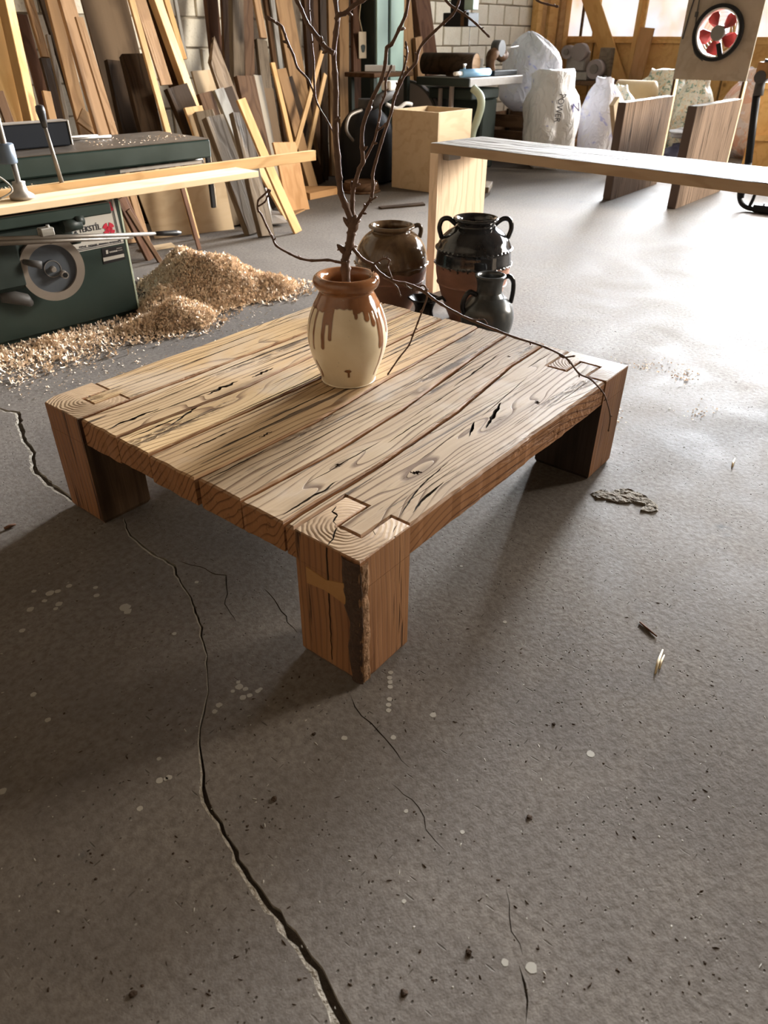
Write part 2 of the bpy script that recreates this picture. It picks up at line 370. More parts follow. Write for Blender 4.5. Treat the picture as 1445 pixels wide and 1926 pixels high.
KNOTS = []
for (px_, py_, ka_, ks_) in ((790,890,3.4,1.15),(886,806,-2.6,.9),(935,795,3.6,1.35),(1008,757,2.2,.7),(797,737,3.0,1.0),(957,671,-2.4,.8),(425,738,3.0,1.1),(508,702,2.6,1.0),(640,870,-2.8,.9),(560,945,2.6,.9),(720,850,1.8,1.2),(640,760,2.0,1.0),(310,775,-2.2,1.0),(1000,700,2.4,.9)):
    q_ = at(px_, py_, .36); KNOTS.append((q_.x, q_.y, ka_, ks_))
def make_plank(name, light, mid, dark, streak=1.0, knot=True, red=0.0):
    t = NT(name); c0 = t.coord('Object'); c = t.coord('Object', True); xyz = sepx(t, c)
    kc = t.map(c, (1.1, 3.6, .001)); kd = t.vor(kc, 1.0)
    fall = t.mr(kd, 0.0, 0.42, 1.0, 0.0, True)
    warp = t.noise(t.map(c, (.6, 2.8, 1)), 1.2, 3, .5)
    fine_warp = t.noise(t.map(c, (3.5, 12, 1)), 1.0, 3, .5)
    g = t.math('MULTIPLY', xyz[1], 44.0)
    g = t.math('ADD', g, t.math('MULTIPLY', xyz[2], 40.0))
    g = t.math('ADD', g, t.math('MULTIPLY', warp, 6.5)); g = t.math('ADD', g, t.math('MULTIPLY', fine_warp, .55))
    if knot: g = t.math('ADD', g, t.math('MULTIPLY', fall, 4.2))
    kc0 = sepx(t, c0); ksum = None
    for (kx, ky, ka, ks) in KNOTS:      # grain flows round the real knots
        dx = t.math('MULTIPLY', t.math('SUBTRACT', kc0[0], kx), 1/(.115*ks)); dy = t.math('MULTIPLY', t.math('SUBTRACT', kc0[1], ky), 1/(.026*ks))
        e_ = t.math('EXPONENT', t.math('MULTIPLY', t.math('ADD', t.math('MULTIPLY', dx, dx), t.math('MULTIPLY', dy, dy)), -1.0)); term = t.math('MULTIPLY', e_, ka*.62)
        ksum = term if ksum is None else t.math('ADD', ksum, term)
    g = t.math('ADD', g, ksum)
    fr = t.math('FRACT', g)
    line = t.mr(fr, .70, .97, 0, 1, False); edge = t.mr(fr, .97, 1.0, 1, 0); line = t.math('MULTIPLY', line, edge)
    fibre = t.noise(t.map(c, (4, 210, 60)), 1.0, 5, .65)
    tone = t.noise(t.map(c, (.8, 7, 3)), 1.0, 4, .55)
    f = t.math('MULTIPLY_ADD', fibre, .55, t.math('MULTIPLY', t.math('MULTIPLY', line, t.mr(t.noise(t.map(c, (1.2, 9, 4), loc=(9,1,1)), 1.0, 3, .5), .35, .6, .45, 1.15)), .95))
    col = t.mix(t.mr(tone, .3, .7), light, mid)
    col = t.mix(t.mr(f, .15, .95, 0, .9), col, dark)
    # silvery weathered patches and a few yellow ones
    pw = t.noise(t.map(c0, (1.0, 2.2, 1), loc=(2,1,0)), 2.2, 4, .6, .6)
    col = t.mix(t.mr(pw, .50, .70, 0, .45, True), col, (.40,.34,.28))
    # dark checks along the grain
    ck = t.noise(t.map(c, (1.7, 34, 20)), 1.0, 5, .62, .35)
    cm = t.mr(ck, .60, .65, 0, 1, True)
    ck2 = t.noise(t.map(c, (.8, 11, 8), loc=(5,5,5)), 1.0, 6, .7, .5); cm2 = t.mr(ck2, .54, .66, 0, 1, True)
    cm2 = t.math('MULTIPLY', cm2, t.mr(t.noise(t.map(c, (26, 90, 30)), 1.0, 3, .6), .38, .55))
    cmx = t.math('MAXIMUM', cm, cm2)
    col = t.mix(t.math('MULTIPLY', cmx, .85*streak), col, (.045,.028,.018))
    dkn = t.mr(t.math('ABSOLUTE', ksum), 1.1, 2.2, 0, .5, True); col = t.mix(dkn, col, tuple(x*.8 for x in dark))
    if knot:
        kn = t.mr(t.math('ADD', kd, t.math('MULTIPLY', t.math('SUBTRACT', t.noise(c, 40, 3, .6), .5), .08)), .03, .10, 1, 0, True)
        col = t.mix(t.math('MULTIPLY', kn, .8), col, (.04,.026,.018))
    # darker reddish tone on the steep side faces and chamfers
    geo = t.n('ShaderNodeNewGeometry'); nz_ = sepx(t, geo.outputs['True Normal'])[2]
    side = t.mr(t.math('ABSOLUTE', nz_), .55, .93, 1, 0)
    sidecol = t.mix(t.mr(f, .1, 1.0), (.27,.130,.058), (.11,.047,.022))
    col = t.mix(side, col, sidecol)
    h = t.math('ADD', t.math('MULTIPLY', f, .35), t.math('MULTIPLY', cmx, 1.2)); nb = t.bump(h, .75, .004); nb.node.invert = True
    return t.out(col, t.mr(f, 0, 1, .5, .68), nb, spec=.07)
M['plank_a'] = make_plank('plank_tan', (.50,.350,.200), (.38,.25,.135), (.13,.070,.034))
M['plank_b'] = make_plank('plank_silver', (.375,.280,.180), (.28,.195,.122), (.095,.054,.030))
M['plank_c'] = make_plank('plank_golden', (.52,.360,.190), (.40,.26,.13), (.14,.075,.034))

def make_leg_mat():
    t = NT('leg_timber'); c = t.coord('Object', True); c0 = t.coord('Object')
    geo = t.n('ShaderNodeNewGeometry'); nz_ = sepx(t, geo.outputs['True Normal'])[2]
    top = t.mr(nz_, .6, .9, 0, 1)
    # vertical grain on the faces
    fib = t.noise(t.map(c, (60, 60, 2.2)), 1.0, 5, .62, .3); tone = t.noise(t.map(c, (9, 9, 1.2)), 1.0, 4, .55)
    x = sepx(t, c); g = t.math('ADD', t.math('MULTIPLY', t.math('ADD', x[0], x[1]), 60), t.math('MULTIPLY', t.noise(t.map(c, (3,3,.8)), 1, 3, .5), 7))
    ln = t.mr(t.math('FRACT', g), .6, 1, 0, .55)
    f = t.math('ADD', t.math('MULTIPLY', fib, .6), ln)
    side = t.mix(t.mr(tone, .3, .7), (.30,.150,.068), (.19,.085,.040)); side = t.mix(t.mr(f, .25, 1.0, 0, .8), side, (.085,.036,.018))
    ck = t.mr(t.noise(t.map(c, (34, 34, 1.3), loc=(3,3,3)), 1, 4, .6), .60, .64, 0, .85, True); side = t.mix(ck, side, (.03,.016,.01))
    # end grain on top: rings about the pith, with radial shakes
    rx = sepx(t, c0); cx = t.math('SUBTRACT', t.math('MINIMUM', rx[0], t.math('SUBTRACT', 1.362, rx[0])), .075); cy = t.math('SUBTRACT', t.math('MINIMUM', rx[1], t.math('SUBTRACT', 1.236, rx[1])), .11)
    rr = t.math('SQRT', t.math('ADD', t.math('MULTIPLY', cx, cx), t.math('MULTIPLY', cy, cy)))
    rr = t.math('ADD', rr, t.math('MULTIPLY', t.noise(c, 12, 3, .5), .035))
    ring = t.mr(t.math('FRACT', t.math('MULTIPLY', rr, 95)), .45, 1.0, 0, 1)
    end = t.mix(t.mr(t.noise(c, 14, 3, .6), .3, .7), (.37,.255,.15), (.27,.18,.105)); end = t.mix(t.math('MULTIPLY', ring, .65), end, (.14,.08,.045))
    col = t.mix(top, side, end)
    h = t.math('ADD', t.math('MULTIPLY', f, .5), t.math('MULTIPLY', ck, 1.0)); h = t.math('MULTIPLY', h, t.math('SUBTRACT', 1.0, top)); h = t.math('ADD', h, t.math('MULTIPLY', t.math('MULTIPLY', ring, top), .4))
    nb = t.bump(h, .8, .004); nb.node.invert = True
    return t.out(col, .55, nb, spec=.14)
M['leg'] = make_leg_mat()
M['leg_dark'] = wood('leg_dark', (.050,.034,.025), (.028,.018,.013), 12, knots=False, bump=.2)
M['leg_grey'] = wood('leg_grey', (.13,.085,.052), (.06,.037,.022), 12, knots=True, weather=.3, bump=.3)
M['bark'] = plain('bark_edge', (.052,.030,.019), .75, var=.6, scale=45, bump=1.0, spec=.25)
M['bark2'] = plain('sapwood_edge', (.23,.125,.062), .7, var=.5, scale=55, bump=1.0, spec=.25)
M['key_wood'] = wood('key_wood', (.33,.18,.075), (.26,.13,.05), 5, knots=False, bump=.1)
M['gouge'] = plain('gouge_dark', (.035,.022,.014), .9, var=.6, scale=50, bump=.8, spec=.1)

def glaze_mat(name, body, body2, glaze, glaze2, rough_body=.5, rough_glaze=.12, coat=0.0):
    t = NT(name); c = t.coord('Object')
    a = t.n('ShaderNodeAttribute', attribute_name='glaze').outputs['Fac']
    m = t.mr(a, -.0012, .0012, 0, 1, True); edge = t.mr(t.math('ABSOLUTE', a), 0, .004, 1, 0, True)
    f = t.noise(c, 9, 4, .6, .5); g = t.noise(t.map(c, (1,1,.35)), 16, 4, .6, 1.0)
    bc = t.mix(t.mr(f, .35, .65), body, body2); gc = t.mix(t.mr(g, .35, .68), glaze, glaze2)
    col = t.mix(m, bc, gc); col = t.mix(t.math('MULTIPLY', edge, .35), col, tuple(x*.5 for x in glaze))
    sp = t.mr(t.noise(c, 90, 2, .5), .70, .74, 0, .4, True); col = t.mix(sp, col, tuple(x*.5 for x in body2))
    r = t.math('ADD', t.math('MULTIPLY', m, rough_glaze-rough_body), rough_body)
    h = t.math('ADD', t.mr(a, -.003, .003, 0, .6), t.math('MULTIPLY', f, .25))
    mt = t.out(col, r, t.bump(h, .5, .004)); return mt
M['vase'] = glaze_mat('cream_glaze', (.66,.56,.40), (.60,.49,.33), (.17,.068,.028), (.24,.105,.045), .28, .10)
M['jar_olive'] = glaze_mat('olive_glaze', (.22,.105,.065), (.17,.085,.055), (.085,.050,.028), (.15,.095,.050), .65, .10)
M['jar_black'] = glaze_mat('black_glaze', (.27,.125,.078), (.20,.095,.060), (.012,.012,.013), (.025,.025,.026), .65, .08)
M['jug'] = glaze_mat('jug_glaze', (.11,.07,.05), (.08,.05,.04), (.030,.033,.033), (.045,.048,.047), .5, .26)
M['jar_handle_black'] = plain('jar_handle_black', (.012,.012,.013), .1)
M['jar_handle_olive'] = plain('jar_handle_olive', (.06,.04,.025), .15)
M['soot'] = plain('soot_black', (.008,.007,.006), .35)
M['jar_in'] = plain('jar_inside', (.06,.03,.018), .4)
def bark_mat():
    t = NT('twig_bark'); c = t.coord('Object'); f = t.noise(c, 60, 4, .6)
    col = t.mix(f, (.060,.036,.027), (.15,.092,.062)); return t.out(col, .65, t.bump(f, .5, .003), spec=.09)
M['twig'] = bark_mat()
M['water'] = plain('dark_water', (.03,.018,.012), .05)

def vertical_wood(name, light, dark):
    t = NT(name); c = t.coord('Object', True)
    f = t.noise(t.map(c, (55, 55, 2.0)), 1.0, 5, .62, .3); g = t.noise(t.map(c, (8, 8, 1.5)), 1.0, 4, .6)
    col = t.mix(t.mr(f, .3, .7), light, dark); col = t.mix(t.mr(g, .5, .72, 0, .7, True), col, tuple(x*.4 for x in dark))
    return t.out(col, .6, t.bump(f, .5, .003), spec=.1)
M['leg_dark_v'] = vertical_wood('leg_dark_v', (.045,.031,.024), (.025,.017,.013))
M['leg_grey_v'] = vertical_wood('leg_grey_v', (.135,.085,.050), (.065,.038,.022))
# ------------------------------------------------------------------ setting
XW, YL, YR, XB, H = 11.4, 5.5, -4.5, -3.5, 6.4
def jag_strip(path, widths, seed, amp=.35, left=1.0, right=1.0, step=.02):
    """closed polygon that follows a world-space path with jagged sides"""
    rnd = random.Random(seed); P = []; W = []
    for i in range(len(path)-1):
        a, b = Vector(path[i]), Vector(path[i+1]); n = max(1, int((b-a).length/step))
        for k in range(n):
            t = k/n; P.append(a.lerp(b, t)); W.append(widths[i]*(1-t)+widths[i+1]*t)
    P.append(Vector(path[-1])); W.append(widths[-1])
    Q = []; na = .35 if max(widths) < .0125 and step < .015 else 1.0
    for i, p in enumerate(P):
        q = Vector((p.x+na*(nz(p.x*9, p.y*9, seed)*.010+nz(p.x*34, p.y*34, seed)*.006), p.y+na*(nz(p.x*9, p.y*9, seed+9)*.010+nz(p.x*34, p.y*34, seed+5)*.006))); Q.append(q)
    L, R = [], []
    for i, q in enumerate(Q):
        d = (Q[min(i+1,len(Q)-1)]-Q[max(i-1,0)]).normalized(); nrm = Vector((-d.y, d.x))
        w = W[i]*.5
        L.append(q+nrm*w*left*(1+amp*rnd.uniform(-1,1))); R.append(q-nrm*w*right*(1+amp*rnd.uniform(-1,1)))
    L[0] = R[0] = Q[0]; 
    return [tuple(p) for p in L[:-1]]+[tuple(Q[-1])]+[tuple(p) for p in reversed(R[1:-1])]
def fl(*px): return [at(x, y).to_2d() for x, y in px]
main_crack = fl((236,972),(246,1008),(278,1035),(326,1064),(342,1096),(362,1132),(379,1180),(384,1220),(391,1260),(396,1300),(380,1358),(376,1400),(381,1460),(392,1505),(411,1548),(441,1600),(476,1652),(510,1702),(546,1757),(592,1822),(630,1885),(652,1930),(672,1990),(700,2080))
mw = [.003,.005,.007,.006,.004,.004,.004,.003,.002,.002,.003,.004,.005,.009,.006,.008,.011,.010,.014,.013,.018,.017,.018,.016]
left_crack = fl((-60,760),(0,768),(34,776),(46,820),(64,852),(74,888),(96,910),(140,938),(175,950))
lw = [.010,.013,.014,.015,.012,.014,.016,.014,.010]
floor_cuts = [  # (polygon, depth)
  (jag_strip(main_crack, mw, 3, amp=.5), .011), (jag_strip(left_crack, lw, 5), .010),
  (jag_strip(fl((330,1054),(372,1066),(404,1078),(426,1082),(430,1108),(424,1136),(446,1172)), [.002,.003,.003,.004,.003,.003,.001], 7), .005),
  (jag_strip(fl((494,1108),(520,1136),(546,1168),(564,1190)), [.002,.003,.003,.001], 8), .005),
  (jag_strip(fl((662,1312),(668,1334),(700,1362),(738,1404),(770,1446)), [.002,.003,.003,.003,.001], 9), .005),
  (jag_strip(fl((955,1670),(968,1752),(984,1800)), [.0008,.002,.001], 10), .003),
  (jag_strip(fl((982,1822),(992,1856),(996,1886),(990,1930)), [.002,.004,.003,.001], 11), .004),
  (jag_strip(fl((738,1470),(790,1520),(800,1560),(838,1600)), [.001,.002,.002,.001], 12), .003)]
patch_poly = [tuple(p) for p in fl((1110,930),(1126,922),(1148,926),(1172,919),(1196,926),(1216,934),(1238,950),(1238,962),(1222,966),(1204,962),(1212,952),(1190,946),(1166,948),(1140,940),(1122,940))]
def offset_band(poly_path, widths, seed): return jag_strip(poly_path, widths, seed, amp=.55)
def build_floor():
    outer = [(XB, YR), (XW, YR), (XW, YL), (XB, YL)]
    vs = []; es = []
    def add(poly):
        b = len(vs); n = len(poly); vs.extend([Vector(p) for p in poly]); es.extend([(b+i, b+(i+1) % n) for i in range(n)])
    add(outer)
    sh = Vector((0.0, 0.0))
    # pale crumbled lip beside the two wide cracks, its lit edge put into the colour
    def shifted(path, widths, k):
        out = []
        for i, p in enumerate(path):
            d = (path[min(i+1,len(path)-1)]-path[max(i-1,0)]).normalized(); out.append(p+Vector((d.y, -d.x))*k*widths[i])
        return out
    lips = [jag_strip(shifted(main_crack, mw, .62), [w*.75+.002 for w in mw], 3, amp=.5), jag_strip(shifted(left_crack, lw, .62), [w*.7+.002 for w in lw], 5, amp=.5)]
    for p, d in floor_cuts: add(p)
    for p in lips: add(p)
    r = delaunay_2d_cdt(vs, es, [], 0, 1e-5)
    V, E_, Fc = r[0], r[1], r[2]
    mb = MB(); top = {}; bot = {}
    def bb(p): xs = [q[0] for q in p]; ys = [q[1] for q in p]; return min(xs), max(xs), min(ys), max(ys)
    cb = [bb(p) for p, d in floor_cuts]; lb = [bb(p) for p in lips]
    cls = []
    for f in Fc:
        cx = sum(V[i].x for i in f)/len(f); cy = sum(V[i].y for i in f)/len(f); k = -1
        for j, (p, d) in enumerate(floor_cuts):
            b = cb[j]
            if b[0] <= cx <= b[1] and b[2] <= cy <= b[3] and in_poly((cx, cy), p): k = j; break
        lip = False
        if k < 0:
            for j, p in enumerate(lips):
                b = lb[j]
                if b[0] <= cx <= b[1] and b[2] <= cy <= b[3] and in_poly((cx, cy), p): lip = True
        cls.append((k, lip))
    faces = []; mats = []; verts = []
    def T(i):
        if i not in top: top[i] = len(verts); verts.append((V[i].x, V[i].y, 0))
        return top[i]
    def B(i, k):
        if (i,k) not in bot: bot[i,k] = len(verts); verts.append((V[i].x, V[i].y, -floor_cuts[k][1]*(1+.3*nz(V[i].x*60, V[i].y*60))))
        return bot[i,k]
    edge = {}
    for f, (k, lip) in zip(Fc, cls):
        if k < 0: faces.append([T(i) for i in f]); mats.append(2 if lip else 0)
        else: faces.append([B(i, k) for i in f]); mats.append(1)
        n = len(f)
        for a in range(n):
            e = (min(f[a], f[(a+1)%n]), max(f[a], f[(a+1)%n])); edge.setdefault(e, []).append(k)
    for e, ks in edge.items():
        if len(ks) == 2 and ks[0] != ks[1]:
            k = max(ks)
            faces.append([T(e[0]), T(e[1]), B(e[1], k), B(e[0], k)]); mats.append(2 if floor_cuts[k][1] > .009 else 1)
    me = bpy.data.meshes.new('floor'); me.from_pydata(verts, [], faces)
    for m in ('floor', 'crack_dark', 'crack_rim'): me.materials.append(M[m])
    me.polygons.foreach_set('material_index', mats)
    bm = bmesh.new(); bm.from_mesh(me)
    for f in bm.faces:
        if f.normal.z < -.5: f.normal_flip()
    bm.to_mesh(me); bm.free()
    o = link('floor', me); o['kind'] = 'structure'; return o
floor = build_floor()

def struct(o): o['kind'] = 'structure'; return o
mb = MB(); mb.box(XB, XW, YR, YL, H, H+.15); struct(mb.build('ceiling', M['ceiling']))
mb = MB(); mb.box(XB-.15, XB, YR, YL, 0, H); struct(mb.build('wall_rear', M['rear_wall']))
mb = MB(); mb.box(XB, XW, YR-.15, YR, 0, H); struct(mb.build('wall_right', M['rear_wall']))
# block wall on the left
wl = MB(); wl.box(XB, XW, YL, YL+.15, 0, H); wall_left = struct(wl.build('wall_left', M['mortar']))
rnd = random.Random(4)
bmesh_cache = []
for k in range(6):
    b = MB(); r = random.Random(k)
    b.cbox(-.196, .196, -.02, .03, -.108, .108, .006)
    b.v = [(x+r.uniform(-.003,.003), y+r.uniform(-.003,.003), z+r.uniform(-.003,.003)) for x, y, z in b.v]
    bmesh_cache.append(b.mesh('block', M['block']))
nb = 0
for row in range(9):
    z = .115+row*.232
    x = 3.15+(.2 if row % 2 else 0)
    while x < XW-.2:
        o = link('block', rnd.choice(bmesh_cache), wall_left, (x, YL-.008, z), 0); o.scale = (rnd.uniform(.975,1.01), 1, rnd.uniform(.98,1.0))
        x += .412; nb += 1
# plain block courses higher up, out of the picture: one joined part
ub = MB()
for row in range(9, 27):
    z = .115+row*.232; x = XB+.2+(.2 if row % 2 else 0)
    while x < XW-.2: ub.box(x-.196, x+.196, YL-.028, YL+.01, z-.108, z+.108); x += .412
for row in range(9):
    z = .115+row*.232; x = XB+.2+(.2 if row % 2 else 0)
    while x < 2.9: ub.box(x-.196, x+.196, YL-.028, YL+.01, z-.108, z+.108); x += .412
o = ub.build('block_course', M['block'], wall_left, normals=False); o['kind'] = 'stuff'

# ---------------------------------------------------------------- window wall (far, facing the viewer's left)
wf = MB()
wf.box(XW+.02, XW+.15, YR, YL, 0, 1.24)
wf.box(XW, XW+.15, YR, YL, 6.05, H)
wf.box(XW+.02, XW+.15, YR, -2.8, 1.24, 6.05)
wall_far = struct(wf.build('wall_far', M['rear_wall']))
ys = [5.44, 4.95, 4.22, 3.56, 2.92, 2.28, 1.64, 1.0, .36, -.28, -.92, -1.56, -2.2, -2.84]
for i in range(len(ys)-1):          # panelling under the sill
    b = MB(); b.cbox(XW-.02, XW+.02, ys[i+1]+.012, ys[i]-.012, .02, 1.19, .004)
    o = b.build('panel', M['ochre'], wall_far)
def window_glass():
    t = NT('frosted_pane'); c = t.coord('Object', True)
    f = t.noise(c, 1.6, 3, .5, .4); g = t.noise(t.map(c, loc=(3,1,5)), 2.3, 3, .5)
    col = t.mix(t.mr(f, .40, .62, 0, 1, True), (.80,.86,.95), (.92,.60,.42))
    col = t.mix(t.mr(g, .45, .65, 0, .8, True), col, (1.0,.97,.93))
    t.l(col, t.b.inputs['Emission Color']); t.b.inputs['Emission Strength'].default_value = .80
    return t.out((.6,.6,.6), .25)
M['pane'] = window_glass()
fm = M['ochre']
for i in range(len(ys)-1):
    y0, y1 = ys[i+1], ys[i]
    fr = MB(); hw = .035
    for yy in (y0, y1): fr.cbox(XW-.05, XW+.06, yy-hw*(0 if yy == y0 else 1), yy+hw*(1 if yy == y0 else 0), 1.24, 6.0, .004)
    for z in (2.30, 3.40, 4.5): fr.cbox(XW-.04, XW+.05, y0+hw, y1-hw, z-.03, z+.03, .004)
    fr.cbox(XW-.05, XW+.06, y0+hw, y1-hw, 5.98, 6.05, .004)
    fr.cbox(XW-.04, XW+.05, y0+hw, y1-hw, 1.24, 1.275, .004)
    w_ = fr.build('window_%d' % (i+1), fm); struct(w_)
    for z0, z1 in ((1.275,2.27),(2.33,3.37),(3.43,4.47),(4.53,5.98)):
        p = MB(); p.box(XW+.0, XW+.012, y0+hw, y1-hw, z0, z1); p.build('pane', M['pane'], w_)
    if i == 0:
        p = MB(); p.cbox(XW-.045, XW+.03, 5.17, 5.2, 1.275, 2.27, .003); p.build('glazing_bar', M['brown'], w_)
b = MB(); b.cbox(XW-.10, XW+.06, -2.8, 5.44, 1.19, 1.24, .006); struct(b.build('trim_1', M['ochre']))
# boarded corner between the block wall and the windows
trim = empty('trim_2', (0,0,0)); struct(trim)
for k, (y, x, w_, m_) in enumerate([(5.36,10.35,.14,'ochre'),(5.38,10.52,.13,'pine_bright'),(5.35,10.70,.16,'ochre'),(5.38,10.88,.13,'ochre'),(5.36,11.05,.15,'pine_bright'),(5.37,11.24,.16,'ochre')]):
    b = MB(); b.cbox(x-w_/2, x+w_/2, y, y+.10, 0, 6.0, .004); b.build('board', M[m_], trim)
# ------------------------------------------------------------------ low timber table
TH, TT, TL, TW = 0.36, 0.080, 1.362, 1.236
def slab(name, left, right, z0, z1, mat, parent, cracks=(), seed=0, seg=72, ch=.0025, x_left_end=None):
    """plank running along X: left/right are functions y(x); x range taken from x_left_end=(x0,x1) or custom outline"""
    pass
def plank(name, outline, z1, th, mats, parent, cracks=(), ch=.0025, seed=0):
    """outline: CCW polygon (jagged), cracks: list of (polygon, depth)"""
    n = len(outline); O = [Vector(p) for p in outline]; inset = []
    for i in range(n):
        a, b, c = O[i-1], O[i], O[(i+1) % n]
        d1 = (b-a).normalized(); d2 = (c-b).normalized(); nn = Vector((-(d1.y+d2.y), d1.x+d2.x))
        if nn.length < 1e-6: nn = Vector((-d1.y, d1.x))
        nn.normalize(); k = ch/max(.5, nn.dot(Vector((-d1.y, d1.x)))); inset.append(b+nn*k)
    vs = []; es = []
    def add(poly):
        b = len(vs); m = len(poly); vs.extend([Vector((p[0], p[1])) for p in poly]); es.extend([(b+i, b+(i+1) % m) for i in range(m)])
    add(inset)
    for p, d in cracks: add(p)
    r = delaunay_2d_cdt(vs, es, [], 1, 1e-6); V, Fc, OV = r[0], r[2], r[3]
    verts = []; faces = []; mi = []; top = {}; bot = {}
    def T(i):
        if i not in top:
            top[i] = len(verts); x, y = V[i]; verts.append((x, y, z1+.0008*nz(x*14, y*60, seed)))
        return top[i]
    def B(i, k):
        if (i, k) not in bot:
            bot[i, k] = len(verts); x, y = V[i]; verts.append((x, y, z1-cracks[k][1]*(1+.4*nz(x*80, y*80, 3))))
        return bot[i, k]
    edge = {}
    for f in Fc:
        cx = sum(V[i].x for i in f)/len(f); cy = sum(V[i].y for i in f)/len(f); k = -1
        for j, (p, d) in enumerate(cracks):
            if in_poly((cx, cy), p): k = j; break
        if k < 0: faces.append([T(i) for i in f]); mi.append(0)
        else: faces.append([B(i, k) for i in f]); mi.append(1)
        for a in range(len(f)):
            e = (min(f[a], f[(a+1)%len(f)]), max(f[a], f[(a+1)%len(f)])); edge.setdefault(e, []).append(k)
    for e, ks in edge.items():
        if len(ks) == 2 and ks[0] != ks[1]:
            k = max(ks); faces.append([T(e[0]), T(e[1]), B(e[1], k), B(e[0], k)]); mi.append(1)
    # inset ring -> outer ring -> bottom
    key = {}
    for i in range(len(V)):
        key[(round(V[i].x, 5), round(V[i].y, 5))] = i
    ring = []
    for p in inset:
        i = key.get((round(p.x, 5), round(p.y, 5)))
        if i is None: i = min(range(len(V)), key=lambda q: (V[q]-p).length)
        ring.append(T(i))
    b0 = len(verts); verts += [(p.x, p.y, z1-ch) for p in O]; b1 = len(verts); verts += [(p.x, p.y, z1-th) for p in O]
    for i in range(n):
        j = (i+1) % n
        faces.append([ring[i], ring[j], b0+j, b0+i]); mi.append(0)
        faces.append([b0+i, b0+j, b1+j, b1+i]); mi.append(0)
    faces.append([b1+i for i in range(n)]); mi.append(0)
    me = bpy.data.meshes.new(name); me.from_pydata(verts, [], faces)
    for m in mats: me.materials.append(m)
    me.polygons.foreach_set('material_index', mi)
    bm = bmesh.new(); bm.from_mesh(me); bmesh.ops.recalc_face_normals(bm, faces=bm.faces); bm.to_mesh(me); bm.free()
    return link(name, me, parent)
def lens(cx, cy, L, w, ang=0, seed=0, n=26, bias=.5):
    up, dn = [], []; ca, sa = math.cos(ang), math.sin(ang)
    for i in range(n+1):
        t = i/n; s = math.sin(PI*t)**.7; x = (t-.5)*L; mid = w*.9*nz(t*5, seed)
        a = s*w*(.5+.45*nz(t*11, seed+2)); b = s*w*(.5+.45*nz(t*11, seed+7))
        up.append((x, mid+a)); dn.append((x, mid-b))
    P = up+dn[1:-1][::-1]
    P = P[::-1]
    return [(cx+x*ca-y*sa, cy+x*sa+y*ca) for x, y in P]
def pathcrack(px, w, seed=0, z=TH):
    """gouge that follows pixels picked on the table top"""
    pts = [at(x, y, z).to_2d() for x, y in px]
    W = [max(.0008, w*(.35+.65*math.sin(PI*min(1, max(0, i/(len(pts)-1)))))) for i in range(len(pts))]
    return jag_strip(pts, W, seed, amp=.6, step=.012)
def pw(pts):
    """piecewise-linear y(x)"""
    def f(x):
        for (a, b), (c, d) in zip(pts, pts[1:]):
            if x <= c: return b+(d-b)*(x-a)/(c-a) if c > a else d
        return pts[-1][1]
    return f
bound = [  # seams between planks: y(x)
  pw([(-.1,.221),(.14,.224),(.34,.222),(.71,.244),(1.12,.300),(1.5,.314)]),
  pw([(-.1,.372),(.32,.356),(.63,.374),(1.14,.440),(1.5,.470)]),
  pw([(-.1,.532),(.18,.518),(.42,.514),(.8,.545),(1.5,.596)]),
  pw([(-.1,.716),(.54,.712),(1.5,.748)]),
  pw([(-.1,.868),(.2,.855),(.45,.842),(1.5,.905)]),
  pw([(-.1,1.038),(1.5,1.040)])]
def jag(x, s): return .0032*nz(x*6, s)+.0016*nz(x*28, s*2)
table = empty('coffee_table', (0, 0, 0))
tag(table, 'low square coffee table of thick reclaimed timber planks with block legs, holding the cream vase', 'table')
G = .0042
def strip_outline(lo, hi, x0, x1, seed, n=90, e0=None, e1=None):
    P = []
    for i in range(n+1):
        x = x0+(x1-x0)*i/n; P.append((x, lo(x)+G+jag(x, seed)))
    for k in range(1, 8):
        t = k/8; P.append((x1+.004*nz(t*4, seed, 1), lo(x1)*(1-t)+hi(x1)*t))
    for i in range(n, -1, -1):
        x = x0+(x1-x0)*i/n; P.append((x, hi(x)-G+jag(x, seed+1)))
    for k in range(7, 0, -1):
        t = k/8; P.append((x0+.004*nz(t*4, seed, 2), lo(x0)*(1-t)+hi(x0)*t))
    return P
g = M['gouge']
P1cr = [(lens(.9,.40,.5,.004,.09,7),.008),(lens(.12,.25,.2,.007,.0,8),.008),(lens(.30,.300,.30,.004,.0,1),.008),(lens(.75,.330,.40,.003,.06,2),.006),(lens(1.02,.365,.34,.006,.10,3),.010),(lens(.27,.303,.020,.010,.2,4),.012),
        (lens(1.18,.345,.014,.010,.2,5),.012),(lens(.55,.285,.22,.004,.05,6),.007)]
P2cr = [(lens(.12,.50,.22,.006,0,16),.009),(lens(1.1,.56,.4,.004,.06,17),.008),(lens(.35,.44,.50,.0035,-.02,11),.007),(lens(.95,.475,.45,.004,.08,12),.007),(lens(.62,.415,.3,.003,.03,14),.005),(lens(1.2,.50,.2,.003,.1,15),.006)]
P3cr = [(lens(.45,.625,.35,.005,.01,26),.010),(lens(1.2,.70,.22,.005,.02,27),.010),(lens(.5,.69,.5,.003,0,28),.006),(lens(.25,.60,.40,.005,0,21),.010),(lens(.85,.66,.6,.004,.03,22),.010),(lens(.16,.655,.2,.006,0,23),.009),(lens(1.1,.60,.3,.003,.02,24),.006),(lens(.27,.565,.05,.006,0,25),.006)]
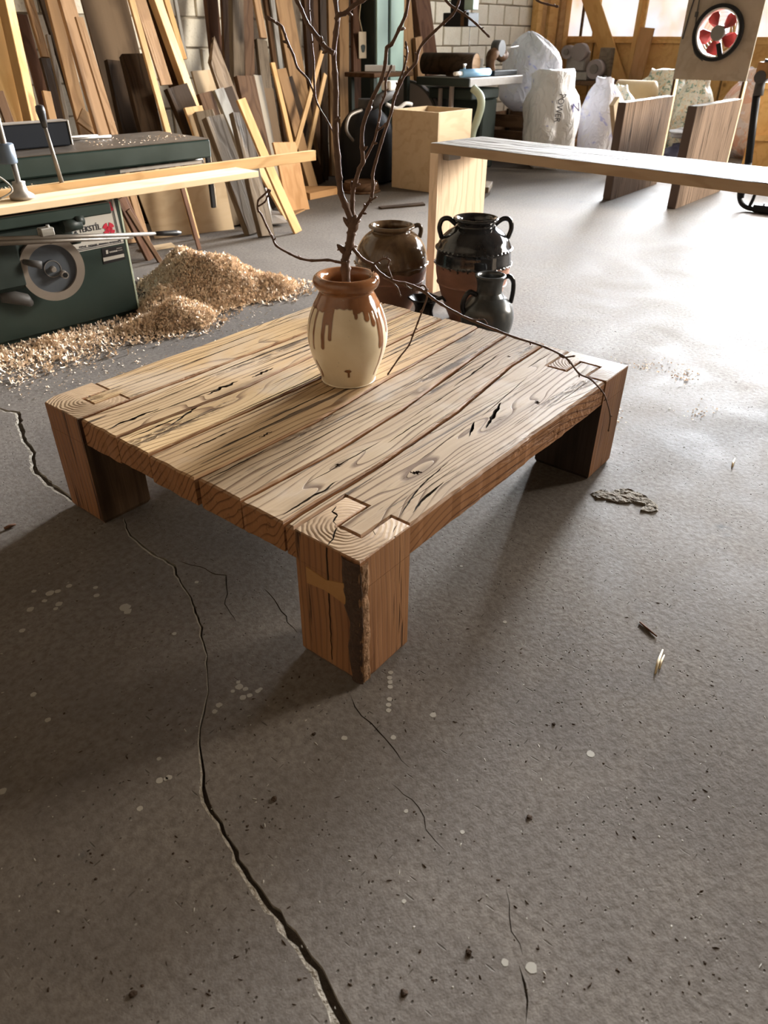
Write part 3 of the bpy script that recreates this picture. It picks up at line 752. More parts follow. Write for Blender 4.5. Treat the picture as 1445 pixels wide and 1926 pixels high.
P4cr = [(lens(.55,.73,.6,.0045,.0,36),.010),(lens(.12,.83,.2,.006,0,37),.009),(lens(1.05,.80,.45,.003,.03,38),.007),(pathcrack([(320,800),(360,772),(390,752),(440,733),(480,712)], .012, 31),.013),(lens(.75,.80,.5,.005,.03,32),.010),(lens(1.15,.86,.28,.004,.03,33),.010),(lens(.2,.79,.3,.003,0,34),.006),(lens(.9,.765,.35,.004,.02,35),.008)]
P5cr = [(lens(.6,1.00,.7,.005,.0,47),.010),(lens(.9,.915,.5,.005,.02,48),.010),(lens(.25,.975,.35,.004,0,49),.008),(lens(.40,.895,.13,.013,.02,41),.014),(lens(.56,.885,.10,.010,.03,42),.012),(lens(.30,.905,.35,.005,-.05,43),.010),(lens(.85,.945,.60,.006,.01,44),.012),(lens(.10,.925,.18,.010,0,45),.008),(lens(1.15,.97,.3,.004,0,46),.008)]
specs = [(bound[0], bound[1], 'plank_b', P1cr, .360), (bound[1], bound[2], 'plank_b', P2cr, .3605), (bound[2], bound[3], 'plank_a', P3cr, .3595),
         (bound[3], bound[4], 'plank_c', P4cr, .3602), (bound[4], bound[5], 'plank_a', P5cr, .3592)]
for i, (lo, hi, m, cr, z) in enumerate(specs):
    plank('plank', strip_outline(lo, hi, .003+.004*math.sin(i*2.1), 1.366+.006*math.cos(i*3.3), i*3+1), z, TT+.006*math.sin(i*1.7), [M[m], g], table, cr, ch=.0048, seed=i)
# front plank (y 0 .. seam) with a tongue into each leg cap
LX, LY = .172, .190
def front_outline():
    P = []
    def seg(a, b, n, s=0, amp=1):
        for k in range(n):
            t = k/n; x = a[0]+(b[0]-a[0])*t; y = a[1]+(b[1]-a[1])*t
            P.append((x, y+(jag(x, s)*amp if abs(b[0]-a[0]) > abs(b[1]-a[1]) else 0)))
    seg((LX+.0015,.003),(1.190,.003), 60, 5, 1.6)
    seg((1.1905,.003),(1.1905,.068), 2); seg((1.1905,.068),(1.293,.066), 4); seg((1.293,.066),(1.294,.138), 2); seg((1.294,.138),(1.1905,.138), 4)
    seg((1.1905,.138),(1.1905,.2085), 2); seg((1.1905,.2085),(1.358,.2085), 6); seg((1.360,.2085),(1.360,bound[0](1.36)-G), 3)
    for k in range(91):
        x = 1.36-(1.36-.004)*k/90; P.append((x, bound[0](x)-G+jag(x, 1)))
    seg((.002,.218),(.002,.1925), 2); seg((.002,.1925),(LX,.1925), 6); seg((LX+.0015,.1925),(LX+.0015,.1255), 2)
    seg((LX+.0015,.1255),(.0705,.1255), 4); seg((.0705,.1255),(.0705,.0555), 3); seg((.0705,.0555),(LX+.0015,.0555), 4); seg((LX+.0015,.0555),(LX+.0015,.003), 2)
    return P
P0cr = [(pathcrack([(1001,757),(990,775),(972,790),(948,800)], .0, 51) if 0 else pathcrack([(943,757),(932,775),(924,790),(914,806)], .011, 51),.022),
        (pathcrack([(893,792),(888,806),(882,822)], .008, 52),.018), (lens(.917,.093,.024,.012,.3,53),.016), (lens(.365,.128,.030,.014,-.5,54),.014),
        (pathcrack([(845,868),(800,905),(770,940),(752,972)], .0045, 55),.010),(pathcrack([(700,870),(780,830),(860,790),(960,735)], .002, 56),.005),
        (pathcrack([(776,965),(800,935),(835,905)], .007, 57),.009),(lens(.55,.165,.3,.002,.05,58),.005),(lens(.9,.19,.35,.003,.12,59),.007),(lens(1.05,.045,.25,.002,0,60),.005),
        (lens(.33,.065,.26,.002,.02,61),.005),(lens(1.22,.25,.18,.004,.02,62),.008)]
fp = plank('plank', front_outline(), .3600, TT, [M['plank_b'], g], table, P0cr, ch=.0065, seed=9)
# rear plank between the two rear legs, with tongues
def rear_outline():
    P = []
    def seg(a, b, n, s=0):
        for k in range(n):
            t = k/n; x = a[0]+(b[0]-a[0])*t; y = a[1]+(b[1]-a[1])*t
            P.append((x, y+(jag(x, s) if abs(b[0]-a[0]) > .3 else 0)))
    lo = 1.0385+G
    seg((.172,lo),(1.190,lo), 60, 7); seg((1.190,lo),(1.190,1.092), 2); seg((1.190,1.092),(1.28,1.092), 3); seg((1.28,1.092),(1.28,1.152), 2); seg((1.28,1.152),(1.19,1.152), 3)
    seg((1.19,1.152),(1.19,1.234), 2); seg((1.19,1.234),(.172,1.226), 60, 8); seg((.172,1.226),(.172,1.152), 2); seg((.172,1.152),(.086,1.150), 3); seg((.086,1.150),(.086,1.092), 2)
    seg((.086,1.092),(.172,1.092), 3); seg((.172,1.092),(.172,lo), 2)
    return P
P6cr = [(lens(.75,1.175,.6,.005,.01,74),.010),(lens(1.0,1.20,.3,.004,0,75),.008),(lens(.5,1.13,.55,.005,.01,71),.010),(lens(.9,1.09,.5,.003,.0,72),.006),(lens(.35,1.185,.3,.003,0,73),.006)]
plank('plank', rear_outline(), .3600, TT, [M['plank_c'], g], table, P6cr, ch=.0045, seed=12)

def leg(cap, x0, x1, y0, y1, jagged=None, cracks=(), face=None):
    """cap: top polygon (with the slot), down to the underside of the boards; below it a full square post"""
    o = plank('leg', cap, TH+.0006, TT, [M['leg'], g], table, cracks, ch=.0025, seed=3)
    # lower post joined into the same mesh
    bm = bmesh.new(); bm.from_mesh(o.data)
    N = 7; zs = [0, .012]+[.012+(TH-TT-.012)*i/8 for i in range(1, 9)]
    prev = None
    for zi, z in enumerate(zs):
        ring = []; c = .006 if zi == 0 else 0.0
        base = [(x0+c,y0+c),(x1-c,y0+c),(x1-c,y1-c),(x0+c,y1-c)]
        for s in range(4):
            a, b = base[s], base[(s+1)%4]
            for k in range(N):
                t = k/N; x = a[0]+(b[0]-a[0])*t; y = a[1]+(b[1]-a[1])*t
                kz = 1-(z/(TH-TT))**3; wv = .0022*nz(x*25, y*25, z*6)*kz
                if jagged: dx, dy = jagged(x, y, z); x += dx*kz; y += dy*kz
                ring.append(bm.verts.new((x+wv, y+wv, z)))
        n = len(ring)
        if prev:
            for k in range(n): bm.faces.new((prev[k], prev[(k+1)%n], ring[(k+1)%n], ring[k]))
        else: bm.faces.new(ring[::-1])
        prev = ring
    bmesh.ops.recalc_face_normals(bm, faces=bm.faces)
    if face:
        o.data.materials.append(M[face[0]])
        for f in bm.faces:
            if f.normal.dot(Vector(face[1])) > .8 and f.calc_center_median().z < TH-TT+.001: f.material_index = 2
    bm.to_mesh(o.data); bm.free()
    return o
def cornerA(x, y, z):
    d = math.hypot(x, y); k = max(0, 1-d/.035); return (.004*k*(1+nz(z*18)), .006*k*(1+nz(z*18, 3)))
capA = [(0,.0),(LX,.0),(LX,.0538),(.069,.0538),(.069,.1270),(LX,.1270),(LX,.190),(.0,.190)]
shake = [(jag_strip([Vector((.0015,.092)),Vector((.03,.100)),Vector((.055,.118)),Vector((.067,.122))], [.003,.004,.003,.0015], 3, amp=.6, step=.006),.02),
         (jag_strip([Vector((.069,.1275)),Vector((.075,.142)),Vector((.098,.150)),Vector((.105,.170)),Vector((.128,.176))], [.0015,.003,.005,.004,.001], 4, amp=.6, step=.006),.018),
         (lens(.14,.020,.03,.002,.4,6),.006),(lens(.10,.045,.02,.0015,1.0,7),.006)]
legA = leg(capA, 0, LX, 0, LY, cornerA, shake)
legA['label'] = 'near leg with split end grain and a bark edge'
capD = [(1.1925,.0),(1.362,.0),(1.362,.206),(1.1925,.206),(1.1925,.1402),(1.2955,.1402),(1.2955,.0645),(1.1925,.0645)]
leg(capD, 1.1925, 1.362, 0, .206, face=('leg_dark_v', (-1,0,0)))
capB = [(0.0,1.0405),(.170,1.0405),(.170,1.0905),(.084,1.0905),(.084,1.1525),(.170,1.1525),(.170,1.236),(.040,1.236),(.0,1.215)]
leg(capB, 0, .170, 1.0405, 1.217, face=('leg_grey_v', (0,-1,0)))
capC = [(1.192,1.0405),(1.364,1.0405),(1.364,1.238),(1.192,1.238),(1.192,1.1535),(1.282,1.1535),(1.282,1.0905),(1.192,1.0905)]
leg(capC, 1.192, 1.362, 1.0405, 1.236)
# bow-tie key let into the near leg
b = MB(); zz = [(.168,.322),(.116,.278),(.046,.268),(.046,.205),(.112,.245),(.168,.272)]
kp = [atplane(x, y, (0,0,0), Vector((1,0,0))) for x, y in ((577,1065),(615,1090),(652,1097),(652,1137),(613,1109),(579,1095))]
n = len(kp); b.add([(-.003, p.y, p.z) for p in kp]+[(.006, p.y, p.z) for p in kp], [tuple(range(n)), tuple(range(2*n-1, n-1, -1))]+[(i, n+i, n+(i+1)%n, (i+1)%n) for i in range(n)])
o = b.build('bow_tie_key', M['key_wood'], table); o['label'] = 'paler bow-tie shaped key set in the near leg'
# bark edge of the near leg: dark ragged waney strip on the left face, paler one round the corner
def edge_strip(name, mat, lo, hi, face, seed, thick=.004, ztop=TH-.012):
    b = MB(); n = 26; b.smooth = False; vs = []; m = 5
    for i in range(n+1):
        z = .006+(ztop-.006)*i/n; a = lo(z)+.006*nz(z*30, seed)+.003*nz(z*90, seed); c = hi(z)+.006*nz(z*25, seed+4)
        for k in range(m+1):
            t = k/m; q = a+(c-a)*t; dpt = thick*math.sin(PI*t)**.6+.0025*nz(z*70, q*90, seed) if 0 < k < m else -.0015
            vs.append((-dpt, q, z) if face == 'x' else (q, -dpt, z))
    W = m+1; fs = [(i*W+k, i*W+k+1, (i+1)*W+k+1, (i+1)*W+k) for i in range(n) for k in range(m)]
    b.add(vs, fs); b.smooth = False; o = b.build(name, mat, table)
    md = o.modifiers.new('solid', 'SOLIDIFY'); md.thickness = .002; return o
o = edge_strip('bark_edge', M['bark'], lambda z: -.002+.004*nz(z*7, 1), lambda z: .030+.016*nz(z*9, 4)+.022*(z/.36), 'x', 2, .0045, TH-.006); o['label'] = 'dark bark strip down the near corner'
o = edge_strip('sapwood_edge', M['bark2'], lambda z: -.002, lambda z: .034+.016*nz(z*8, 6)-.008*(z/.36), 'y', 7, .0035, TH-.010); o['label'] = 'rough sapwood strip down the near corner'
b = MB(); kk = [(-.0008, .092+.0025*nz(i*.8, 2)+(.002*(i%2)), TH-.004-(TH-.03)*i/16) for i in range(17)]
b.tube(kk, [.0018]*8+[.0013]*5+[.0009]*4, 5); b.build('split', M['gouge'], table)

# ------------------------------------------------------------------ jars and vase
VC = Vector((.70, .643, TH)); TOCAM = Vector((-FW.x, -FW.y, 0)).normalized(); RIGHT = Vector((RT.x, RT.y, 0)).normalized()
def theta(p, c):
    d = Vector((p[0]-c[0], p[1]-c[1], 0)); return math.atan2(d.dot(RIGHT), d.dot(TOCAM))
def prof(ctrl, k=6):
    return [(p.x, p.y) for p in catmull([(a, b, 0) for a, b in ctrl], k)]
def glazed(name, mat, ctrl, loc, gfun, n=160, k=7, parent=None, wob=None):
    b = MB(); b.lathe(prof(ctrl, k), n, (0,0,0), wob); b.M = Matrix()
    me = b.mesh(name, mat); a = me.attributes.new('glaze', 'FLOAT', 'POINT')
    vals = [gfun(theta(v.co, (0,0)), v.co.z, math.hypot(v.co.x, v.co.y)) for v in me.vertices]
    a.data.foreach_set('value', vals)
    bm = bmesh.new(); bm.from_mesh(me); bmesh.ops.recalc_face_normals(bm, faces=bm.faces); bm.to_mesh(me); bm.free()
    return link(name, me, parent, loc)
vprof = [(0,.002),(.078,.002),(.083,.006),(.092,.035),(.108,.075),(.1195,.120),(.1215,.155),(.115,.195),(.100,.235),(.086,.262),(.080,.276),(.083,.283),(.092,.290),(.0975,.301),(.096,.314),(.087,.322),(.076,.321),(.068,.312),(.066,.295),(.070,.270),(.090,.220),(.105,.150),(.090,.06),(.0,.05)]
def vglaze(th, z, r):
    if z > .262 or (z > .2 and r < .08): return .01
    zb = .236+.005*nz(th*3, 2)+.003*nz(th*9, 5)+(.012 if abs(th+.05) < .28 else 0)
    g = z-zb
    for t0, hw, ze in ((-1.55,.004,.115),(-1.22,.0035,.118),(-.93,.004,.122),(-.60,.0062,.132),(-.40,.006,.162),(-.50,.015,.205),(.30,.005,.222),(.62,.009,.212),(.80,.008,.195),(.98,.009,.125),(1.08,.004,.03),(1.35,.010,.16),(2.1,.006,.12),(2.6,.008,.16),(-2.2,.006,.14),(-2.8,.005,.1)):
        s = abs((th-t0)*r+.0012*nz(z*40, t0)); h = hw*(1+.25*nz(z*25, t0*3))
        g = max(g, min(h-s, z-ze) if z > ze+hw else hw-math.hypot(s, z-ze-hw))
    # two stray marks
    s = th*r; s0 = .0*r
    g = max(g, .010-math.hypot((s-.004)*.9, (z-.066)*2.0) , min(.0028-abs(s-.006), .012-abs(z-.054)))
    g = max(g, .012-math.hypot(((th+1.02)*r), (z-.055)*.42))
    return g
vase = empty('vase', VC)
tag(vase, 'cream vase with brown glaze drips standing on the low table, holding the bare branch', 'vase')
glazed('vase_body', M['vase'], vprof, None, vglaze, n=288, k=8, parent=vase, wob=lambda th, z: .006*nz(math.cos(th)*1.5, math.sin(th)*1.5, z*9))

def handle(parent, mat, pts, r, n=8):
    b = MB(); b.tube(catmull(pts, 6), r, n); return b.build('handle', mat, parent)
def radial(th, r, z): d = TOCAM*math.cos(th)+RIGHT*math.sin(th); return (d.x*r, d.y*r, z)
# olive-brown jar
J1 = Vector((2.20, 1.655, 0))
j1 = empty('storage_jar', J1); tag(j1, 'wide olive-brown glazed clay jar behind the low table, left of the console leg', 'jar', 'pottery behind the low table')
p1 = [(0,.002),(.098,.002),(.108,.008),(.135,.06),(.162,.13),(.174,.165),(.181,.172),(.178,.180),(.189,.225),(.192,.250),(.199,.258),(.193,.266),(.188,.30),(.172,.345),(.143,.385),(.112,.408),(.100,.414),(.106,.424),(.118,.430),(.120,.440),(.108,.446),(.094,.438),(.088,.42),(.098,.40),(.160,.33),(.17,.2),(.11,.04),(0,.03)]
glazed('jar_body', M['jar_olive'], p1, None, lambda th, z, r: z-(.250-.030*math.cos(th-.5)*.6+.010*nz(th*3)), parent=j1, k=6, wob=lambda th, z: .010*nz(math.cos(th)*2, math.sin(th)*2, z*8)+(.012*math.sin(th*26) if .252 < z < .264 else 0))
handle(j1, M['jar_handle_olive'], [radial(1.9,.112,.425),radial(1.9,.150,.432),radial(1.9,.165,.41),radial(1.9,.158,.37)], .012)
# black and terracotta amphora
J2 = Vector((2.34, 1.232, 0))
j2 = empty('storage_jar', J2); tag(j2, 'tall two-handled jar, black glaze over bare terracotta, right of the console leg', 'jar', 'pottery behind the low table')
p2 = [(0,.002),(.095,.002),(.104,.008),(.128,.06),(.158,.14),(.173,.190),(.182,.198),(.178,.207),(.187,.25),(.190,.288),(.199,.296),(.193,.305),(.189,.34),(.188,.362),(.196,.370),(.187,.380),(.168,.415),(.135,.448),(.104,.468),(.094,.478),(.100,.492),(.112,.502),(.113,.510),(.104,.515),(.090,.508),(.082,.49),(.088,.47),(.165,.38),(.17,.2),(.11,.04),(0,.03)]
def g2(th, z, r):
    zb = .298+.006*nz(th*4, 1)+.004*nz(th*14, 3); g = z-zb
    for i in range(26):
        t0 = -PI+2*PI*i/26+.06*nz(i*1.7); L = .012+.022*abs(nz(i*2.3, 4)); g = max(g, min(.004-abs((th-t0)*r), z-(zb-L)))
    return g
glazed('jar_body', M['jar_black'], p2, None, g2, n=208, parent=j2, k=6, wob=lambda th, z: .006*nz(math.cos(th)*2, math.sin(th)*2, z*8)+(.016*math.sin(th*44) if (.364 < z < .376 or .291 < z < .301) else 0))
for s in (-1, 1):
    handle(j2, M['jar_handle_black'], [radial(s*PI/2-.0,.098,.480),radial(s*PI/2,.135,.507),radial(s*PI/2,.168,.500),radial(s*PI/2,.180,.462),radial(s*PI/2,.166,.415)], [.012]*25)
# small dark jug
J3 = Vector((2.262, .968, 0))
J3 = Vector((2.295, 1.125, 0)) - Vector((TOCAM.x, TOCAM.y, 0))*-.10 + RIGHT*.0
J3 = Vector((2.085, .972, 0))
j3 = empty('jug', J3); tag(j3, 'small dull grey-black jug with one large handle, in front of the tall two-handled jar', 'jug', 'pottery behind the low table')
p3 = [(0,.002),(.090,.002),(.097,.008),(.118,.055),(.130,.10),(.131,.135),(.120,.170),(.092,.200),(.068,.218),(.062,.235),(.063,.262),(.068,.282),(.074,.292),(.076,.299),(.069,.303),(.058,.298),(.054,.28),(.056,.24),(.09,.19),(.115,.12),(.08,.03),(0,.02)]
p3 = [(r*.965, z*1.10) for r, z in p3]
glazed('jug_body', M['jug'], p3, None, lambda th, z, r: z-(.062+.012*nz(th*2)), parent=j3, k=6, wob=lambda th, z: .006*nz(math.cos(th)*2, math.sin(th)*2, z*8))
handle(j3, M['jar_handle_black'], [radial(1.75,.060,.313),radial(1.75,.092,.321),radial(1.75,.114,.295),radial(1.75,.118,.248),radial(1.75,.112,.195)], .0115)
handle(j3, M['jar_handle_black'], [radial(-1.25,.066,.244),radial(-1.25,.101,.260),radial(-1.25,.125,.236),radial(-1.25,.133,.192),radial(-1.25,.118,.155)], .012)
# charred little pot wedged between the jars
J4 = at(797, 606, 0); J4.z = 0
j4 = empty('charred_pot', J4); tag(j4, 'small soot-black cracked pot on the floor between the two big jars', 'pot', 'pottery behind the low table')
b = MB(); b.lathe(prof([(0,.002),(.050,.002),(.060,.01),(.052,.03),(.046,.06),(.050,.09),(.066,.115),(.080,.125),(.076,.132),(.058,.118),(.040,.09),(.036,.03),(0,.02)], 4), 40, (0,0,0), lambda th, z: .16*nz(math.cos(th)*1.6, math.sin(th)*1.6, z*14)+.05*nz(th*4, z*30))
b.build('pot_body', M['soot'], j4)
b = MB(); b.tube([radial(1.2,.06,.126),radial(1.1,.10,.145),radial(1.2,.115,.125)], [.012,.010,.005], 7); b.build('handle', M['soot'], j4)

# ------------------------------------------------------------------ bare branch
branch = empty('bare_branch', (VC.x, VC.y, TH+.03))
tag(branch, 'leafless brown branch with spreading knobbly twigs standing in the cream vase', 'branch')
NRM = Vector((FW.x, FW.y, 0)).normalized(); rb = random.Random(11)
BL = branch.location.copy()
def trace(px, off):
    out = []
    for i, (x, y) in enumerate(px):
        d = off(x, y) if callable(off) else off
        out.append(atplane(x, y, (VC.x+NRM.x*d, VC.y+NRM.y*d, 0), NRM)-BL)
    return out
def twig(name, px, r0, r1, off=0.0, buds=1.0, parent=None, n=8):
    P = catmull(trace(px, off), 5); N = len(P); b = MB()
    L = [0]
    for i in range(1, N): L.append(L[-1]+(P[i]-P[i-1]).length)
    R = []
    for i in range(N):
        t = L[i]/L[-1]; R.append(.88*(r0+(r1-r0)*t)*(1+.13*nz(L[i]*38, r0*900)))
    for i in range(5, N-1):
        if i % 5 == 0: R[i] *= 1.25
    b.tube(P, R, n)
    i = 3
    while i < N-1:
        if rb.random() < buds*.55:
            d = (P[i+1]-P[i-1]).normalized(); s = d.orthogonal().normalized(); s.rotate(Matrix.Rotation(rb.uniform(0, 6.28), 3, d)); s = (s+d*.6).normalized()
            k = max(R[i]*1.0, .0016); b.tube([P[i], P[i]+s*k*1.6, P[i]+s*k*2.8, P[i]+s*k*3.5], [k*.7, k*.8, k*.6, k*.15], 6)
        i += rb.randint(2, 5)
    e = P[-1]; d = (P[-1]-P[-2]).normalized(); k = max(R[-1]*1.5, .0018); b.tube([e-d*k, e, e+d*k*1.2, e+d*k*2.0], [k*.6, k, k*.8, k*.2], 6)
    return b.build(name, M['twig'], branch)
twig('main_stem', [(655,565),(652,540),(650,505),(650,490),(653,474),(658,459),(661,439),(664,427)], .0155, .0125, 0, .3, n=12)
twig('stem', [(664,430),(660,413),(650,386),(641,363),(638,334),(635,294),(631,242),(632,173),(630,138),(628,100),(632,62),(635,35),(631,0),(628,-50),(633,-140),(628,-260)], .0105, .0045, 0, .35, n=10)
twig('side_branch', [(632,38),(638,28),(649,25),(665,11),(682,1),(706,-14),(745,-42),(770,-90)], .0060, .0025, -.02)
twig('side_branch', [(629,100),(621,96),(607,83),(599,72),(586,55),(577,42),(567,18),(560,4),(545,-25),(530,-75),(505,-130)], .0070, .0030, -.02)
twig('twig', [(632,262),(621,237),(612,221),(598,197),(591,176),(579,149),(560,128),(552,104),(541,80),(531,52),(522,44),(507,35)], .0018, .0042, .02, 1.4)
twig('twig', [(593,184),(591,152),(590,114),(586,73),(583,35),(581,0),(583,-50)], .0030, .0022, .02)
twig('stem', [(664,430),(663,401),(663,378),(664,360),(668,346),(676,318),(683,304),(681,277),(682,242),(692,208),(702,183),(718,149),(725,118),(728,90),(737,83),(751,55),(763,28),(768,0),(774,-50),(770,-140)], .0075, .0036, .01, .6, n=9)
twig('spur', [(664,362),(661,352),(661,346)], .0035, .003, .01, 0)
twig('side_branch', [(683,306),(702,270),(709,246),(715,215),(716,201),(725,176),(726,152),(735,128)], .0040, .0030, .02, 1.2)
twig('spur', [(709,247),(718,240),(724,234)], .0028, .0022, .02, 1)
twig('stem', [(665,427),(670,419),(678,405),(692,383),(699,370),(702,346),(701,329),(707,304),(718,266),(728,235),(737,208),(742,183),(754,156),(764,138),(782,118),(787,97),(797,80),(820,57),(835,43),(851,28),(862,8),(868,-20)], .0052, .0034, -.01, .8)
twig('twig', [(745,170),(751,152),(761,125),(766,100),(764,83)], .0032, .0026, -.01, 1.5)
twig('twig', [(820,-45),(839,0),(858,17),(875,28),(896,45),(910,59),(918,67)], .0042, .0024, .0, .8)
twig('twig', [(768,-70),(850,-62),(930,-50),(985,-30),(1010,0),(1030,8),(1047,12)], .0030, .0024, .0, .8)
twig('spur', [(692,384),(699,377),(706,372)], .0018, .0022, -.01, 1)
twig('low_branch', [(653,494),(644,494),(632,492),(617,489),(587,490),(565,486),(545,477),(520,462),(512,445),(501,424),(492,404),(485,393),(486,377),(494,369),(504,359)], .0045, .0028, -.02, .6)
twig('twig', [(486,388),(498,380),(503,370),(508,360)], .0026, .002, -.02, 1.5)
twig('spur', [(652,477),(645,473),(640,468),(637,464)], .006, .003, 0, .5)
roff = lambda x, y: -.17*max(0, min(1, (x-700)/400))
twig('low_branch', [(660,462),(664,467),(673,478),(684,489),(701,498),(710,509),(721,518),(734,526),(747,531),(762,533),(777,538),(792,545),(804,553),(815,562),(830,572),(859,589),(887,602),(934,621),(970,635),(1003,645),(1028,654),(1057,668),(1071,679),(1090,703),(1111,713),(1132,735),(1140,750),(1148,782),(1145,809)], .0058, .0020, roff, .9)
twig('twig', [(701,499),(716,489),(725,486),(733,490),(730,501),(737,522)], .0036, .0026, roff, 1.6)
twig('spur', [(737,528),(747,540),(751,549),(753,556)], .0026, .002, roff, 1)
twig('twig', [(790,538),(799,538),(804,556),(795,583),(786,607),(777,630),(769,650),(751,673),(731,702)], .0030, .0026, lambda x, y: -.04-.02*(804-x)/70, .8)
twig('spur', [(765,537),(774,544),(792,547),(806,556)], .0026, .0022, roff, .8)
twig('spur', [(884,600),(897,602),(910,601),(916,608)], .0022, .002, roff, .5)
twig('spur', [(1052,667),(1060,672),(1078,670)], .003, .0026, roff, 1)
# ------------------------------------------------------------------ leaning timber stack
def pbox(w, t, L, seed, jagtop=False):
    """board mesh along local X from 0..L, width along Y, thickness along Z (face at +Z)"""
    b = MB(); r = random.Random(seed); n = 3 if L > .5 else 1; c = .003
    st = []
    for i in range(n+1):
        x = L*i/n; wv = r.uniform(-.004, .004); tv = r.uniform(-.003, .003)
        st.append([(x, -w/2+c+wv, -t/2+tv),(x, w/2-c+wv, -t/2+tv),(x, w/2+wv, -t/2+c+tv),(x, w/2+wv, t/2-c+tv),(x, w/2-c+wv, t/2+tv),(x, -w/2+c+wv, t/2+tv),(x, -w/2+wv, t/2-c+tv),(x, -w/2+wv, -t/2+c+tv)])
    vs = [p for s in st for p in s]; fs = [(i*8+k, i*8+(k+1)%8, (i+1)*8+(k+1)%8, (i+1)*8+k) for i in range(n) for k in range(8)]
    fs.append(tuple(range(7, -1, -1)))
    if jagtop:   # split ragged top
        m = len(vs); last = n*8; tips = [L+r.uniform(.10,.16), L+.02, L+r.uniform(.05,.08), L-.02]
        top = []
        for k in range(8):
            x, y, z = vs[last+k]; q = tips[min(3, int((y/w+.5)*3.99))]; vs[last+k] = (q+r.uniform(-.02,.02), y*.8, z)
        fs.append(tuple(last+k for k in range(8)))
    else: fs.append(tuple(n*8+k for k in range(8)))
    b.add(vs, fs); return b
def lean(name, label, cat, x0, y0, x1, y1, wpx, mat, L=5, topcut=False, twist=0, th=None, jagtop=False, botcut=False, group=None, plane=None, parent=None, up=2.6):
    """board whose centre line passes two pixels, lying in the leaning plane of layer L"""
    Yf = 5.02-.125*L; Yu = 5.40-.095*L
    if plane: Yf, Yu = plane
    k = (Yu-Yf)/2.0; up = min(up, (5.425-Yf)/k) if k > .01 else up; n = Vector((0, 1, -k)); P = (0, Yf, 0)
    A = atplane(x0, y0, P, n); B = atplane(x1, y1, P, n); d = (A-B).normalized()
    q = atplane((x0+x1)/2+wpx/2, (y0+y1)/2, P, n); q2 = atplane((x0+x1)/2-wpx/2, (y0+y1)/2, P, n)
    v = q-q2; wid = (v-d*v.dot(d)).length
    if not topcut: A = A+d*max(0, (up-A.z)/max(.3, d.z))
    if not botcut: B = B-d*((B.z-.004)/d.z)
    Ln = (A-B).length; t = th if th else max(.022, min(.05, wid*.35))
    z = Vector((0, -1, k)).normalized(); z = (z-d*z.dot(d)).normalized()
    if twist: z.rotate(Matrix.Rotation(math.radians(twist), 3, Vector((0,0,1)) if False else d))
    y = z.cross(d).normalized()
    m = pbox(wid/(math.cos(math.radians(twist)) if abs(twist) < 50 else 1)*(.86 if twist else 1), t, Ln, int(x0*7+y0), jagtop)
    o = m.build(name, M[mat] if isinstance(mat, str) else mat, parent)
    o.matrix_world = Matrix(((d.x, y.x, z.x, B.x), (d.y, y.y, z.y, B.y), (d.z, y.z, z.z, B.z), (0,0,0,1)))
    if cat: tag(o, label, cat, group)
    return o
W = 'leaning timber along the block wall'
